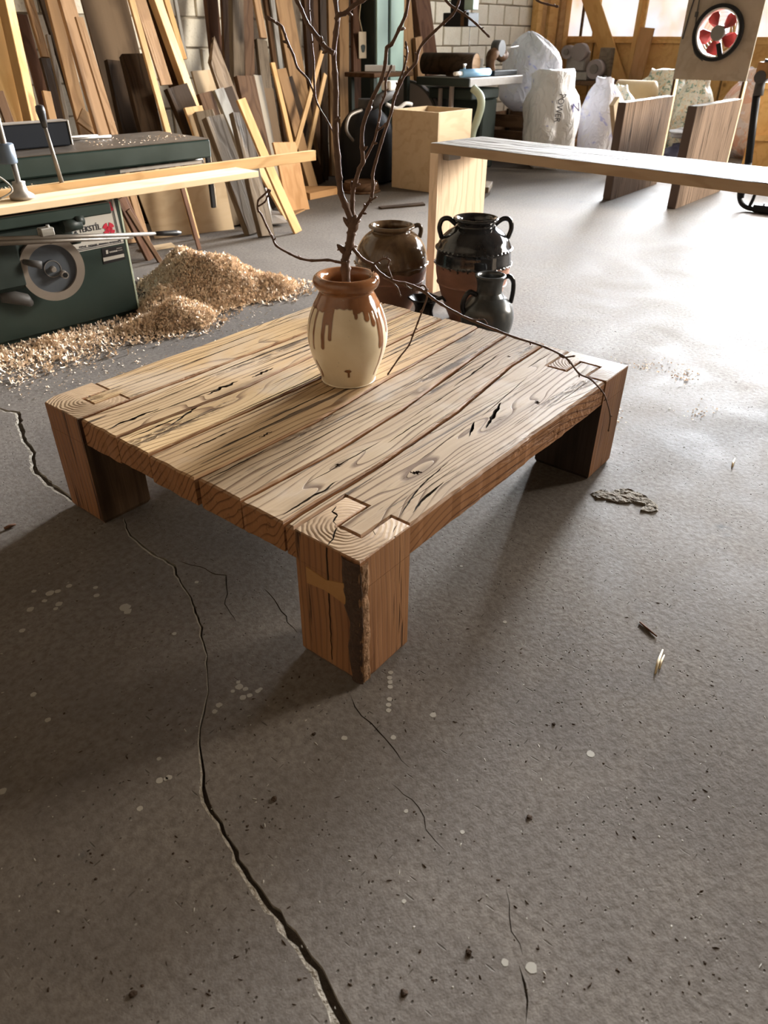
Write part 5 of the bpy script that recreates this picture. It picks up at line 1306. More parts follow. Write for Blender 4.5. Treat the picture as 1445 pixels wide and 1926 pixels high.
# clamp screw at the picture edge
b = MB(); x_ = Vector(mpt(12, 290, -.05)).x; z0, z1 = .665, .99
prof_ = []
for k in range(60): z = .83+.16*k/59; prof_.append((.0125+(.0015 if k % 2 else -.0010), z))
b.lathe(prof_, 16, (x_, -.05, 0)); o = b.build('screw', M['steel'], mach, normals=True)
b = MB(); b.lathe([(0,.79),(.036,.79),(.038,.795),(.038,.862),(.034,.868),(.0,.868)], 28, (x_, -.05, 0)); b.build('collar', M['blue_steel'], mach)
b = MB(); b.lathe([(0,.645),(.052,.645),(.052,.66),(.030,.675),(.026,.70),(.028,.715),(.012,.717),(.012,.79),(0,.79)], 28, (x_+.02, -.05, 0)); b.build('press_foot', M['steel_dull'], mach)
b = MB(); b.cbox(x_-.25, x_-.03, -.09, -.01, .93, 1.02, .008); b.cbox(x_-.32, x_-.2, -.09, -.01, .66, 1.0, .008); b.build('clamp_arm', M['black_metal'], mach)
b = MB(); b.tube(catmull([(x_-.12,-.08,.78),(x_-.06,-.09,.74),(x_-.03,-.09,.69),(x_-.09,-.08,.66)], 5), .004, 6); b.build('cable', M['silver'], mach)
# sign plate with lettering
def quad_plate(name, pix, v, mat, parent, th=.002):
    P = [Vector(mpt(x, y, v)) for x, y in pix]; b = MB(); n = len(P)
    b.add([tuple(p) for p in P]+[(p.x, p.y-th, p.z) for p in P], [tuple(range(n)), tuple(range(2*n-1, n-1, -1))]+[(i, n+i, n+(i+1)%n, (i+1)%n) for i in range(n)])
    return b.build(name, mat, parent)
sg = quad_plate('sign_plate', [(120,398),(213,372),(233,457),(120,480)], -.001, M['sign_white'], mach)
def text(body, px, size, mat, parent, v=-.0045, bold=.0, ang=None, ax=1.0):
    cu = bpy.data.curves.new('lettering', 'FONT'); cu.body = body; cu.size = size; cu.extrude = .0008; cu.offset = bold; cu.align_x = 'LEFT'
    o = bpy.data.objects.new('lettering', cu); COL.objects.link(o)
    dg = bpy.context.evaluated_depsgraph_get(); me = bpy.data.meshes.new_from_object(o.evaluated_get(dg)); bpy.data.objects.remove(o)
    me.materials.clear(); me.materials.append(mat)
    p = mpt(px[0], px[1], v); o = link('lettering', me, parent); o.matrix_local = Matrix.Translation(p) @ Matrix.Rotation(math.radians(90), 4, 'X') @ Matrix.Diagonal((ax, 1, 1, 1)); return o
text('TEKSTİL', (149,438), .036, M['sign_ink'], sg, bold=.0003, ax=.86)
text('e', (141,440), .026, M['sign_ink'], sg, bold=.0003)
b = MB(); b.smooth = False   # row of small illegible print
for k in range(26):
    x = 150+k*2.9
    if k % 7 == 5: continue
    y = 465-.155*(x-150); p = mpt(x, y, -.004); h = .008 if k % 3 else .0065; b.box(p[0]-.0026, p[0]+.0016, -.0048, -.0038, p[2]-h/2, p[2]+h/2)
b.build('small_print', M['sign_ink'], sg)
for pix in ([(119,478.5),(233,455),(233,454),(119,477)], [(228,456),(209,373),(208,373),(227,456)], [(119,476),(226,453),(226,452),(119,474.5)], [(225,454),(206.4,375),(205.8,375),(224,454)]):
    quad_plate('border_line', pix, -.0042, M['sign_ink'], sg, .0008)
# red rotor-like emblem and the end of a red word under the table edge
cpt = Vector(mpt(205, 431, -.0045)); b = MB()
def sector(a0, a1, r0, r1, n=8):
    pts = [(r1*math.cos(a0+(a1-a0)*k/n), r1*math.sin(a0+(a1-a0)*k/n)) for k in range(n+1)]+[(r0*math.cos(a1-(a1-a0)*k/n), r0*math.sin(a1-(a1-a0)*k/n)) for k in range(n+1)]
    m = len(pts); b.add([(cpt.x+x, cpt.y, cpt.z+z) for x, z in pts]+[(cpt.x+x, cpt.y-.001, cpt.z+z) for x, z in pts], [tuple(range(m)), tuple(range(2*m-1, m-1, -1))]+[(i,(i+1)%m,m+(i+1)%m,m+i) for i in range(m)])
for a0, a1 in ((15, 78), (102, 165), (195, 258), (282, 345)): sector(math.radians(a0), math.radians(a1), .008, .032)
sector(0, 2*PI-.001, 0.0001, .014, 20)
sector(math.radians(168), math.radians(192), .008, .020); sector(math.radians(-12), math.radians(12), .008, .020)
b.build('red_emblem', M['sign_red'], sg)
quad_plate('red_letter', [(203,381),(208,379.5),(211,392),(206,393)], -.004, M['sign_red'], sg, .001); quad_plate('red_letter', [(207,391),(212,390),(213,396),(208,397)], -.004, M['sign_red'], sg, .001)
rp = quad_plate('rating_plate', [(191,468),(231,461),(236,487),(195,497)], -.001, M['black_plastic'], mach)
quad_plate('data_field', [(194,485),(233,477),(234,483),(195,492)], -.0035, M['sign_white'], rp, .0006)
quad_plate('mark', [(199,471),(203,470),(204,477),(200,478)], -.0035, M['sign_white'], rp, .0006)
for k in range(5): quad_plate('mark', [(206+k*3,473-k*.6),(208+k*3,472.6-k*.6),(208.4+k*3,475.4-k*.6),(206.4+k*3,475.8-k*.6)], -.0035, M['sign_white'], rp, .0006)
quad_plate('mark', [(219,467),(229,465),(229.3,466.4),(219.3,468.4)], -.0035, M['steel_dull'], rp, .0006); quad_plate('mark', [(220,471),(230,469),(230.3,470.4),(220.3,472.4)], -.0035, M['steel_dull'], rp, .0006)
# timber being planed: two boards on the machine
bd = MB(); bd.cbox(-1.6, 0, -.10, .10, 0, .030, .002)
o = bd.build('planed_board', M['pine_pale'], None); p = MO+mu*.766+mv*(-.045)+Vector((0,0,.612)); o.matrix_world = Matrix.Translation(p) @ Matrix.Rotation(MZ+.02, 4, 'Z')
tag(o, 'wide pale planed board lying on the green machine, nearer and shorter of two', 'board')
bd = MB(); bd.cbox(-2.1, 0, -.017, .017, 0, .056, .002)
o = bd.build('planed_board', M['pine'], None); p = MO+mu*1.386+mv*.095+Vector((0,0,.617)); o.matrix_world = Matrix.Translation(p) @ Matrix.Rotation(MZ+.018, 4, 'Z')
tag(o, 'narrow upright pale board reaching furthest right across the green machine', 'board')
b = MB(); b.cbox(-1.4, -.35, -.10, .16, .597, .611, .004); b.build('feed_bed', M['steel_dull'], mach)
pts = []
for i in range(420):
    u = rh.gauss(-.45, .12); v = rh.uniform(.16, .28); p = MO+mu*u+mv*v; pts.append((p.x, p.y, .62+rh.random()*.03))
for i in range(90):
    u = rh.uniform(.1, .7); v = rh.uniform(.3, .6); p = MO+mu*u+mv*v; pts.append((p.x, p.y, .776))
o = link('table_shavings', curls('table_shavings', pts, 12, .006, .018)); tag(o, 'shavings lying on top of the green machine tables', 'shavings', kind='stuff')
bdm = MB(); bdm.cbox(-1.5, -.2, .15, .26, .56, .62, .01); bdm.build('chip_tray', M['green_dark'], mach)

# ------------------------------------------------------------------ waterfall console table
CA = Vector((2.592, 1.706, 0)); cz = math.atan2(.04-1.704, 2.41-2.58)
con = empty('console_table', CA, cz)          # local +X runs along its front edge towards the right
tag(con, 'long narrow console table with a grooved limed top and slab legs, behind the jars', 'table')
CL, CW, CH, CT = 2.35, .435, .79, .048
b = MB(); b.cbox(0, CL, 0, CW, CH-CT, CH-.003, .002); b.build('top', M['ash_side'], con)
b = MB(); b.smooth = False; nxx, nyy = 60, 60; r = random.Random(3); vs = []
for i in range(nxx+1):
    for j in range(nyy+1):
        x = CL*i/nxx; y = CW*j/nyy; e = 0 if (j in (0, nyy) or i in (0, nxx)) else 1
        vs.append((x, y, CH-.003+.003*e*(.5+.9*nz(x*1.5, y*70)*.6+.4*nz(x*5, y*30))))
fs = [(i*(nyy+1)+j, (i+1)*(nyy+1)+j, (i+1)*(nyy+1)+j+1, i*(nyy+1)+j+1) for i in range(nxx) for j in range(nyy)]
b.add(vs, fs); b.build('brushed_surface', M['limed'], con, normals=False)
b = MB(); b.cbox(-.0, .060, .001, CW-.001, 0, CH-CT-.001, .002); b.mi = 0; o = b.build('leg', wood('ash_v', (.62,.48,.34), (.46,.33,.21), 12, weather=.2, bump=.3), con)
# rotate grain: leg mesh rebuilt upright so that grain runs vertically
def vleg(x, mat):
    b = MB(); b.cbox(0, CH-CT-.001, .001, CW-.001, 0, .058, .002); o = b.build('leg', mat, con)
    o.matrix_local = Matrix.Translation((x+.058, 0, 0)) @ Matrix.Rotation(-PI/2, 4, 'Y'); return o
bpy.data.objects.remove(o)
vleg(0.0, M['ash']); vleg(CL-.058, M['ash'])
b = MB(); b.cbox(.058, .10, .04, .14, CH-CT-.035, CH-CT-.001, .002); b.cbox(.058,.25,.04,.14,CH-CT-.006,CH-CT-.001,.001); b.build('bracket', M['steel_dull'], con)

# ------------------------------------------------------------------ two slab panels of an unfinished table
def slabpanel(name, label, A, B, th, h):
    d = (B-A); L = d.length; an = math.atan2(d.y, d.x)
    e = empty(name, A, an); tag(e, label, 'table leg', 'pair of slab legs')
    b = MB(); b.cbox(0, h-.004, 0, L, 0, th, .002); o = b.build('slab', M['slab'], e); o.matrix_local = Matrix(((0,1,0,0),(0,0,1,0),(1,0,0,.0),(0,0,0,1)))
    b = MB(); b.cbox(-.004, .0, .001, th-.001, .003, h-.004, .001); b.build('front_edge', M['slab_edge'], e)
    b = MB(); b.cbox(.0, L, .0, th, h-.004, h+.001, .001); b.build('top_edge', M['limed'], e)
    return e
slabpanel('slab_leg', 'left one of two thick ribbed grey-brown slab legs standing behind the console', Vector((5.98,2.05,0)), Vector((7.14,2.06,0)), .075, .79)
slabpanel('slab_leg', 'right one of two thick ribbed grey-brown slab legs standing behind the console', Vector((5.98,1.44,0)), Vector((7.14,1.42,0)), .078, .79)

# ------------------------------------------------------------------ plywood stand with round fan
FX = 7.22
fs_ = empty('fan_stand', (FX, 1.78, 0)); tag(fs_, 'tall upright plywood board on two strips, holding the round red-bladed fan', 'stand')
yL, yR = 2.13, 1.455
FC = atX(1352, 62, FX); fy, fz, fr = FC.y-1.78, FC.z, .200
def panel_with_hole():
    vs = []; es = []
    zb = .925; out = [(yL-1.78, zb), (yR-1.78, zb), (yR-1.78, 2.3), (yL-1.78, 2.3)]
    n = 40; ring = [(fy+fr*math.cos(2*PI*k/n), fz+fr*math.sin(2*PI*k/n)) for k in range(n)]
    vs = [Vector(p) for p in out+ring]; es = [(0,1),(1,2),(2,3),(3,0)]+[(4+k, 4+(k+1)%n) for k in range(n)]
    R = delaunay_2d_cdt(vs, es, [], 1, 1e-6); V = R[0]; F = [f for f in R[2] if math.hypot(sum(V[i].x for i in f)/3-fy, sum(V[i].y for i in f)/3-fz) > fr*.985]
    b = MB(); N = len(V); b.add([(0, p.x, p.y) for p in V]+[(.018, p.x, p.y) for p in V], [tuple(f) for f in F]+[tuple(N+i for i in reversed(f)) for f in F]+[(i,(i+1)%4,N+(i+1)%4,N+i) for i in range(4)]+[(4+k,4+(k+1)%n,N+4+(k+1)%n,N+4+k) for k in range(n)])
    return b
panel_with_hole().build('panel', M['plygrey'], fs_)
b = MB(); b.cbox(0, .07, -.011, .011, 0, .924, .002)
o = b.build('strip_leg', M['brown'], fs_, (0, yL-1.78-.014, 0)); o2 = o.copy(); COL.objects.link(o2); o2.location = (0, yR-1.78+.014, 0)
b = MB(); b.box(-.001, .071, -.016, -.0112, 0, .924)  # pale strip puts the side light into the colour of the right-hand faces
o = b.build('lit_edge', M['pine_pale'], fs_, (0, yL-1.78-.014, 0)); o2 = o.copy(); COL.objects.link(o2); o2.location = (0, yR-1.78+.014, 0)
b = MB(); b.cbox(-.001, .02, -.004, .0, .924, 2.3, .001); b.build('lit_edge', M['lath_white'], fs_, (0, yR-1.78, 0))
b = MB(); b.tube(catmull([(-.012,.33,2.3),(-.015,.28,1.75),(-.012,.31,1.45),(-.012,.33,1.25)], 6), .006, 6); b.build('cable', M['charcoal'], fs_)
b = MB(); b.tube(catmull([(-.012,.24,2.3),(-.015,.245,1.6),(-.012,.235,1.36),(-.012,.20,1.16),(-.012,.10,1.08)], 6), .005, 6); b.cbox(-.02,-.004,.232,.258,1.42,1.46,.003); b.build('cable', M['charcoal'], fs_)
fan = empty('fan', (FX-.02, FC.y, FC.z)); tag(fan, 'round exhaust fan with five dark red blades in a black ring', 'fan')
def ringx(b, R0, R1, x0, x1, n=56):
    vs = []
    for k in range(n):
        a = 2*PI*k/n; c, s = math.cos(a), math.sin(a)
        for R, x in ((R0, x0), (R1, x0), (R1, x1), (R0, x1)): vs.append((x, R*c, R*s))
    b.add(vs, [(k*4+j, ((k+1)%n)*4+j, ((k+1)%n)*4+(j+1)%4, k*4+(j+1)%4) for k in range(n) for j in range(4)])
b = MB(); ringx(b, .192, .222, -.03, .015); b.build('ring', M['black_metal'], fan)
b = MB(); ringx(b, .180, .192, -.015, .10); b.build('duct', M['white_sheet'], fan)
b = MB()
for k in range(5):
    ph = math.radians(90*0+62-k*72); vs = []; n = 10
    out = [(.055,-.34),(.09,-.50),(.14,-.50),(.168,-.38),(.176,-.05),(.170,.26),(.14,.40),(.09,.36),(.055,.26)]
    P = [(r*math.cos(ph+t), r*math.sin(ph+t), t) for r, t in out]
    m = len(P); P3 = [(.03*t/0.4*-1+.02, x, y) for x, y, t in P]
    bb = MB(); bb.add(P3+[(x+.005, y, z) for x, y, z in P3], [tuple(range(m)), tuple(range(2*m-1, m-1, -1))]+[(i,(i+1)%m,m+(i+1)%m,m+i) for i in range(m)])
    bb.build('blade', M['fan_red'], fan)
b = MB(); b.cyl((-.02,0,0),(.05,0,0), .060, .064, 28); b.build('hub', M['fan_grey'], fan)
b = MB(); a_ = math.radians(-112)
b.M = Matrix.Rotation(a_, 4, 'X'); b.cbox(-.028, -.008, .085, .200, -.022, .022, .003); b.M = Matrix(); b.build('terminal_box', M['black_metal'], fan)
b = MB()
for R in (.10,.13,.16): ringx(b, R-.0012, R+.0012, .085, .088, 40)
for k in range(10):
    a_ = 2*PI*k/10; b.cyl((.086,.06*math.cos(a_),.06*math.sin(a_)),(.086,.19*math.cos(a_),.19*math.sin(a_)), .0014, None, 5)
b.build('grille', M['steel_dull'], fan)

# ------------------------------------------------------------------ plywood box in front of the bandsaw
bx = empty('plywood_box', (5.23, 3.50, 0)); tag(bx, 'tall open plywood box standing in front of the bandsaw', 'box')
b = MB(); b.cbox(0, .018, 0, .54, 0, .682, .002); b.build('side_panel', M['ply'], bx)
def hpanel(name, x0, x1, y0, y1, m):
    b = MB(); b.cbox(x0, x1, y0, y1, 0, .682, .002); return b.build(name, m, bx)
hpanel('side_panel', .0181, .56, 0, .018, M['ply']); hpanel('side_panel', .0181, .56, .522, .54, M['ply']); hpanel('side_panel', .542, .56, .0181, .5219, M['ply'])
b = MB(); b.cbox(.0181,.5419,.0181,.5219,0,.018,.002); b.build('base_panel', M['plydull'], bx)

# ------------------------------------------------------------------ bandsaw with table
bs = empty('bandsaw', (6.7, 4.6, 0)); tag(bs, 'old mint green bandsaw with dark round wheel guard and cast table, behind the plywood box', 'machine')
def B_(x, y, X): p = atX(x, y, X); return Vector((p.x-6.7, p.y-4.6, p.z))
xc, yc = 6.23-6.7, 5.076-4.6
b = MB(); b.cbox(xc+.015, xc+.205, yc-.02, yc+.02, .05, 3.2, .004); b.cbox(xc+.25, xc+.485, yc-.02, yc+.02, .05, 3.2, .004); b.build('column', M['mint'], bs)
b = MB(); b.cbox(xc, xc+.48, yc+.0, yc+.22, .0, 3.2, .006); b.build('column_back', M['green_dark'], bs)
d0 = B_(768, 245, 6.55); b = MB(); b.cyl((d0.x-.04, d0.y, .40), (d0.x+.06, d0.y, .40), .44, .44, 64); b.build('wheel_guard', M['disc_grey'], bs)
b = MB(); ringx(b, .435, .46, d0.x-.055, d0.x-.03, 64); b.v = [(x, y+d0.y, z+.40) for x, y, z in b.v]; b.build('guard_rim', M['charcoal'], bs)
b = MB(); b.cbox(d0.x+.06, d0.x+.5, d0.y-.3, d0.y+.3, 0, .80, .02); b.cbox(-.25,.30,-.66,-.10,.70,.80,.01); b.cbox(.05,.35,-.62,-.2,0,.7,.02); b.build('base_casting', M['green_dark'], bs)
tt = MB(); tt.cbox(6.30-6.7, 7.38-6.7, 3.874-4.6, 4.55-4.6, .825, .905, .006); tt.build('saw_table', M['steel_dull'], bs)
b = MB(); b.cbox(6.285-6.7, 6.30-6.7, 3.875-4.6, 4.549-4.6, .83, .903, .003); b.build('table_edge', M['green_dark'], bs)
g0 = B_(835, 40, 6.6); g1 = B_(883, 40, 6.6)
b = MB(); b.cbox(-.12, .08, g1.y, g0.y, 1.345, 1.465, .006); b.build('blade_guide', M['black_metal'], bs)
b = MB(); b.cbox(-.05, .05, g1.y+.10, g0.y-.04, 1.465, 3.0, .006); b.build('guide_bar', M['black_metal'], bs)
b = MB(); b.cbox(-.06, .04, g1.y-.01, g1.y+.10, 1.49, 3.0, .004); b.build('blade_cover', M['mint'], bs)
b = MB(); b.cbox(-.13, -.12, g1.y+.05, g1.y+.09, 1.35, 1.46, .002); b.build('guide_pin', M['brown'], bs)
b = MB(); b.cyl((-.1, g1.y+.45, 3.1), (.12, g1.y+.45, 3.1), .48, None, 48); b.build('upper_wheel_guard', M['mint'], bs)
b = MB(); b.cyl((.075, g1.y+.1, .9), (.075, g1.y+.1, 1.35), .004, None, 6); b.build('saw_blade', M['steel'], bs)
b = MB(); q = [B_(x, y, 6.34) for x, y in ((890,166),(903,180),(905,200),(897,228),(888,255))]
b.tube(catmull([tuple(p) for p in q]+[(q[-1].x, q[-1].y+.02, .02)], 5), .040, 10); b.build('cast_leg', M['mint_pale'], bs)
b = MB(); q = B_(827, 190, 6.4); b.cbox(q.x-.01, q.x+.03, q.y-.015, q.y+.015, 0, .80, .003); q = B_(848, 190, 6.4); b.cbox(q.x-.01, q.x+.03, q.y-.02, q.y+.02, 0, .83, .003); b.build('stay', M['disc_grey'], bs)
# things on the saw table
Z = .907
def on_table(x, y, z=Z): return at(x, y, z)
p = on_table(800, 147); b = MB()
b.M = Matrix.Rotation(math.radians(98), 4, 'Z'); b.cyl((0,0,.105),(.62,0,.105), .105, .10, 26); b.M = Matrix()
b.cbox(-.12,.10,-.0,.30,-.002,.03,.004)
o = b.build('log', M['dark'], None, (6.62, 4.02, Z+.004)); tag(o, 'short dark log lying on the saw table with its sawn end facing right', 'log')
e = MB(); e.M = Matrix.Rotation(math.radians(98), 4, 'Z'); e.cyl((-.002,0,.105),(.0,0,.105), .098, .098, 26); e.build('sawn_end', M['pink_tan'], o)
b = MB(); b.cbox(-.2,.28,-.01,.01,0,.15,.003); o = b.build('white_sheet', M['white_sheet'], None, (7.0,4.50,Z+.001), -.95); tag(o, 'white sheet of board standing behind the dark log', 'board')
rollp = on_table(872, 146); roll = empty('blue_roll', (6.62, 3.925, Z+.036)); tag(roll, 'light blue wrapped tube with a white end on the saw table', 'tube')
pA = atY(866, 136, 3.93); pB = atY(920, 129, 3.93)
roll.location = (pA.x, 3.93, Z+.042)
b = MB(); b.cyl((.02,0,0),(.54,0,0), .036, .036, 20); b.build('wrap', M['light_blue'], roll)
b = MB(); b.cyl((-.10,0,0),(.02,0,0), .018, .020, 16); b.build('core', M['white_sheet'], roll)
p = atY(852, 140, 3.99); bt = empty('spray_bottle', (6.37, 4.00, Z)); tag(bt, 'small blue and white bottle between the log and the blue tube', 'bottle')
b = MB(); b.lathe([(0,0),(.026,0),(.028,.01),(.028,.05),(.014,.068),(.011,.085),(.0,.085)], 18); b.build('bottle_body', M['light_blue'], bt)
b = MB(); b.cyl((0,0,.085),(0,0,.11), .013, .012, 12); b.cbox(-.02,.03,-.008,.008,.105,.122,.003); b.build('cap', M['white_sheet'], bt)
b = MB(); b.cbox(-.16,.16,-.05,.05,0,.055,.003); o = b.build('white_block', M['white_sheet'], None, (5.98,4.80,.952), -.9); tag(o, 'white block lying on the side bench left of the saw table', 'block')
o = MB(); o.cbox(-.33,.33,-.20,.20,0,.04,.006)
o = o.build('side_bench', M['brown'], None, (5.92,4.76,.91)); 
for k in range(1): 
    for sx in (-.28,.28):
        for sy in (-.15,.15):
            l_ = MB(); l_.cbox(-.025,.025,-.025,.025,-.91,0,.003); l_.build('leg', M['green_dark'], o, (sx, sy, 0))
tag(o, 'small brown workbench between the stack and the bandsaw', 'bench')
# dark dust extractor behind the branch
dx = empty('dust_extractor', (5.30, 4.42, 0)); tag(dx, 'black drum-shaped machine in the dark corner behind the branch', 'machine')
b = MB(); b.lathe(prof([(0,.02),(.24,.02),(.27,.10),(.28,.30),(.26,.50),(.20,.60),(.12,.66),(0,.68)], 4), 36); b.build('drum', M['black_metal'], dx)
b = MB(); b.cyl((-.05,-.1,.70),(.25,-.16,.82), .05, None, 16); b.cyl((.0,0,.62),(0,0,.75), .09, .08, 18); b.build('motor', M['charcoal'], dx)
b = MB(); b.tube(catmull([(.18,-.10,.70),(.26,-.18,.66),(.34,-.22,.70),(.42,-.24,.69)], 5), .018, 9); b.cbox(.10,.24,-.22,-.10,.82,.90,.01); b.build('white_fitting', M['white_sheet'], dx)
b = MB(); b.tube(catmull([(-.25,-.05,.4),(-.36,-.05,.5),(-.30,-.04,.62),(-.12,-.04,.66)], 5), .015, 8); b.build('pipe', M['steel_dull'], dx)
for sx, sy in ((-.18,-.18),(.18,-.18),(-.18,.18),(.18,.18)):
    b = MB(); b.cyl((0,0,0),(0,0,.08), .03, None, 10); b.build('foot', M['black_metal'], dx, (sx, sy, 0))
b = MB(); b.cyl((0,0,.02),(0,0,.09), .18, .16, 28); b.cyl((0,0,.0),(0,0,.02), .19, None, 28)
o = b.build('round_lid', M['brown'], None, (4.85,4.12,.001)); tag(o, 'brown round wooden disc lying on the floor before the black drum machine', 'disc')
# stop of brackets under the saw
# ------------------------------------------------------------------ grinder on black base at the wall end of the saw table
def gp(x, y, X): return atX(x, y, X)
gr = empty('bench_grinder', (7.02, 4.02, Z)); tag(gr, 'rusty cast vice-like grinder on a black base at the end of the saw table', 'grinder')
b = MB(); b.cbox(-.18,.30,-.10,.16,.002,.05,.006); b.build('base', M['black_metal'], gr)
b = MB(); b.tube(catmull([(-.10,0,.05),(-.12,0,.16),(-.02,0,.21),(.10,0,.17),(.18,.0,.20)], 4), [.05,.05,.05,.05,.055,.06,.06,.055,.05,.05,.05,.05,.05,.05,.05,.045,.04], 12); b.build('casting', M['brown'], gr)
b = MB(); b.cyl((.02,-.05,.25),(.02,.05,.25), .075, .075, 24); b.build('wheel', M['charcoal'], gr)
b = MB(); b.cyl((.10,0,.24),(.36,-.05,.27), .006, None, 6); b.build('rod', M['steel_dull'], gr)
# floor offcuts and lone fabric under the console
st = empty('offcut_pile', at(915, 368)); tag(st, 'two dark offcuts stacked on the floor seen past the console leg', 'offcuts')
# replace the placeholder pile with real pieces
bpy.data.objects.remove(st)
p = at(910, 372)
for k, (dz, w_, lab, mt) in enumerate([(0, .30, 'dark offcut on the floor seen past the console leg, lower of two', 'dark'), (.055, .34, 'greyish offcut lying on the dark one past the console leg', 'grey')]):
    b = MB(); b.cbox(-w_/2, w_/2, -.10, .10, 0, .05, .004); o = b.build('offcut', M[mt], None, (p.x+.05*k, p.y+.08, dz+.001), .35+.1*k); tag(o, lab, 'offcut')

def bag(name, label, base, sz, mat, seed, lean_=(0,0), tip=.25, rot=0, wr=1.0, nu=56, nv=40, parent=None):
    """stuffed sack: sx, sy half widths, h height; tip = how far it gathers at the top"""
    sx, sy, h = sz; b = MB(); vs = []
    for j in range(nv+1):
        t = j/nv
        r = (math.sin(min(1, t*3.2+.42)*PI/2))*(1 if t < .62 else max(tip, math.cos((t-.62)/.38*PI/2)**.7))
        for i in range(nu):
            a = 2*PI*i/nu; c, s = math.cos(a), math.sin(a)
            k = 1-.07*wr*abs(nz(c*2.6+seed, s*2.6, t*3.4))**.6+.20*nz(c*1.5+seed, s*1.5, t*2.2)*wr+.07*nz(c*5, s*5+seed, t*4)*wr+.05*nz(c*11+seed, s*11, t*2.5)*wr*(.4+t)
            x = sx*r*k*math.copysign(abs(c)**.8, c); y = sy*r*k*math.copysign(abs(s)**.8, s); z = h*t+.05*h*nz(c*2, s*2, seed)*t
            if j == 0: z = 0
            vs.append((x+lean_[0]*t*t, y+lean_[1]*t*t, max(0, z)))
    fs = [(j*nu+i, j*nu+(i+1)%nu, (j+1)*nu+(i+1)%nu, (j+1)*nu+i) for j in range(nv) for i in range(nu)]
    fs += [tuple(range(nu-1, -1, -1)), tuple(nv*nu+i for i in range(nu))]
    b.smooth = True; b.add(vs, fs); o = b.build(name, M[mat], parent, base, rot)
    if label: tag(o, label, 'bag', 'sacks and bundles at the far end')
    return o
# crates / pallet stack by the wall
def crate(name, label, loc, L, D, H_, rz, n=3, mat='brown'):
    e = empty(name, loc, rz); tag(e, label, 'crate', 'wooden crates by the sacks')
    for k in range(n):
        z0 = H_*k/n+.012; z1 = H_*(k+1)/n-.02
        for y in (0, D):
            b = MB(); b.cbox(0, L, y-.012, y+.012, z0, z1, .003); b.build('slat', M[mat], e)
        for x in (0, L):
            b = MB(); b.cbox(x-.012, x+.012, .0125, D-.0125, z0, z1, .003); b.build('slat', M[mat], e)
    for x in (.03, L-.03):
        for y in (.04, D-.04):
            b = MB(); b.cbox(x-.015 if x > L/2 else x-.017, x+.015 if x < L/2 else x+.015, y-.025, y+.025, 0, H_, .003); b.build('corner_post', M['dark'], e)
    b = MB(); b.cbox(.0, L, .015, D-.015, .0, .012, .003); b.build('base_board', M['dark'], e)
    return e
crate('crate', 'slatted brown crate under the lilac sack, nearer the bandsaw leg', Vector((7.70, 4.55, .0)), .62, .60, .50, -PI/2+.02, 3, 'brown')
crate('crate', 'orange-brown crate beside the white sacks, right one of the crates', Vector((7.72, 3.90, .0)), .50, .55, .50, -PI/2+.02, 2, 'orange')
b = MB(); b.cbox(-.16,.16,-.35,.35,0,.07,.005); o = b.build('small_bench', M['ply'], None, (7.55,4.62,.562)); 
for sx in (-.12,.12):
    for sy in (-.30,.30):
        l_ = MB(); l_.cbox(-.02,.02,-.02,.02,-.562,0,.002); l_.build('leg', M['brown'], o, (sx, sy, 0))
o.location = (7.45,4.72,.562); tag(o, 'bright little wooden bench behind the cast leg of the bandsaw', 'bench')
# sacks
bag('sack', 'lilac-white plastic sack with a tall pointed top, standing on the crates', (7.98, 4.08, .505), (.20,.36,.80), 'bag_lilac', 3, lean_=(0,.10), tip=.05, wr=1.5)
s1 = bag('sack', 'white woven sack with faint vertical lettering, in front of the crates', (7.40, 3.47, 0), (.21,.31,.95), 'bag_white', 7, lean_=(0,.03), tip=.7, wr=1.3)
bag('sack', 'lilac-grey crumpled sack joining the white one on its right', (7.92, 3.10, 0), (.18,.25,.88), 'bag_lilac', 11, lean_=(.03,.05), tip=.4, wr=1.3)
bag('sack', 'green-speckled floral sack at the right of the group of three', (8.28, 3.00, 0), (.15,.20,.80), 'bag_floral', 15, lean_=(0,.1), tip=.4)
bag('sack', 'bright floral sack against the window wall, left of the fan board', (9.6, 3.12, 0), (.32,.42,.92), 'bag_floral', 21, tip=.5, lean_=(0,-.1))
bag('sack', 'floral sack seen through the opening below the fan, left part', (9.1, 2.50, 0), (.28,.22,.90), 'bag_floral', 25, tip=.6)
bag('sack', 'pink and white sack seen through the opening below the fan', (9.85, 2.02, 0), (.30,.34,.95), 'bag_pink', 29, tip=.5)
sx_ = at(1275, 278)
bag('sack', 'navy black sack slumped on the floor between the slab legs', (8.42, 2.26, 0), (.22,.24,.25), 'navy', 33, tip=.6, wr=1.6)
bag('sack', 'grey-white crumpled sheet lying over the navy black sack', (8.48, 2.28, .30), (.16,.22,.10), 'cloth_grey', 35, tip=.6, wr=1.6)
bag('sack', 'grey cloth bundle flat on the floor right of the slab legs', (8.2, 1.02, 0), (.30,.30,.13), 'cloth_grey', 37, tip=.6, wr=1.4)
bag('sack', 'terracotta and grey plastic sack at the right beside the black pole', (9.3, 1.05, 0), (.40,.36,.58), 'bag_terracotta', 41, tip=.5, wr=1.5)
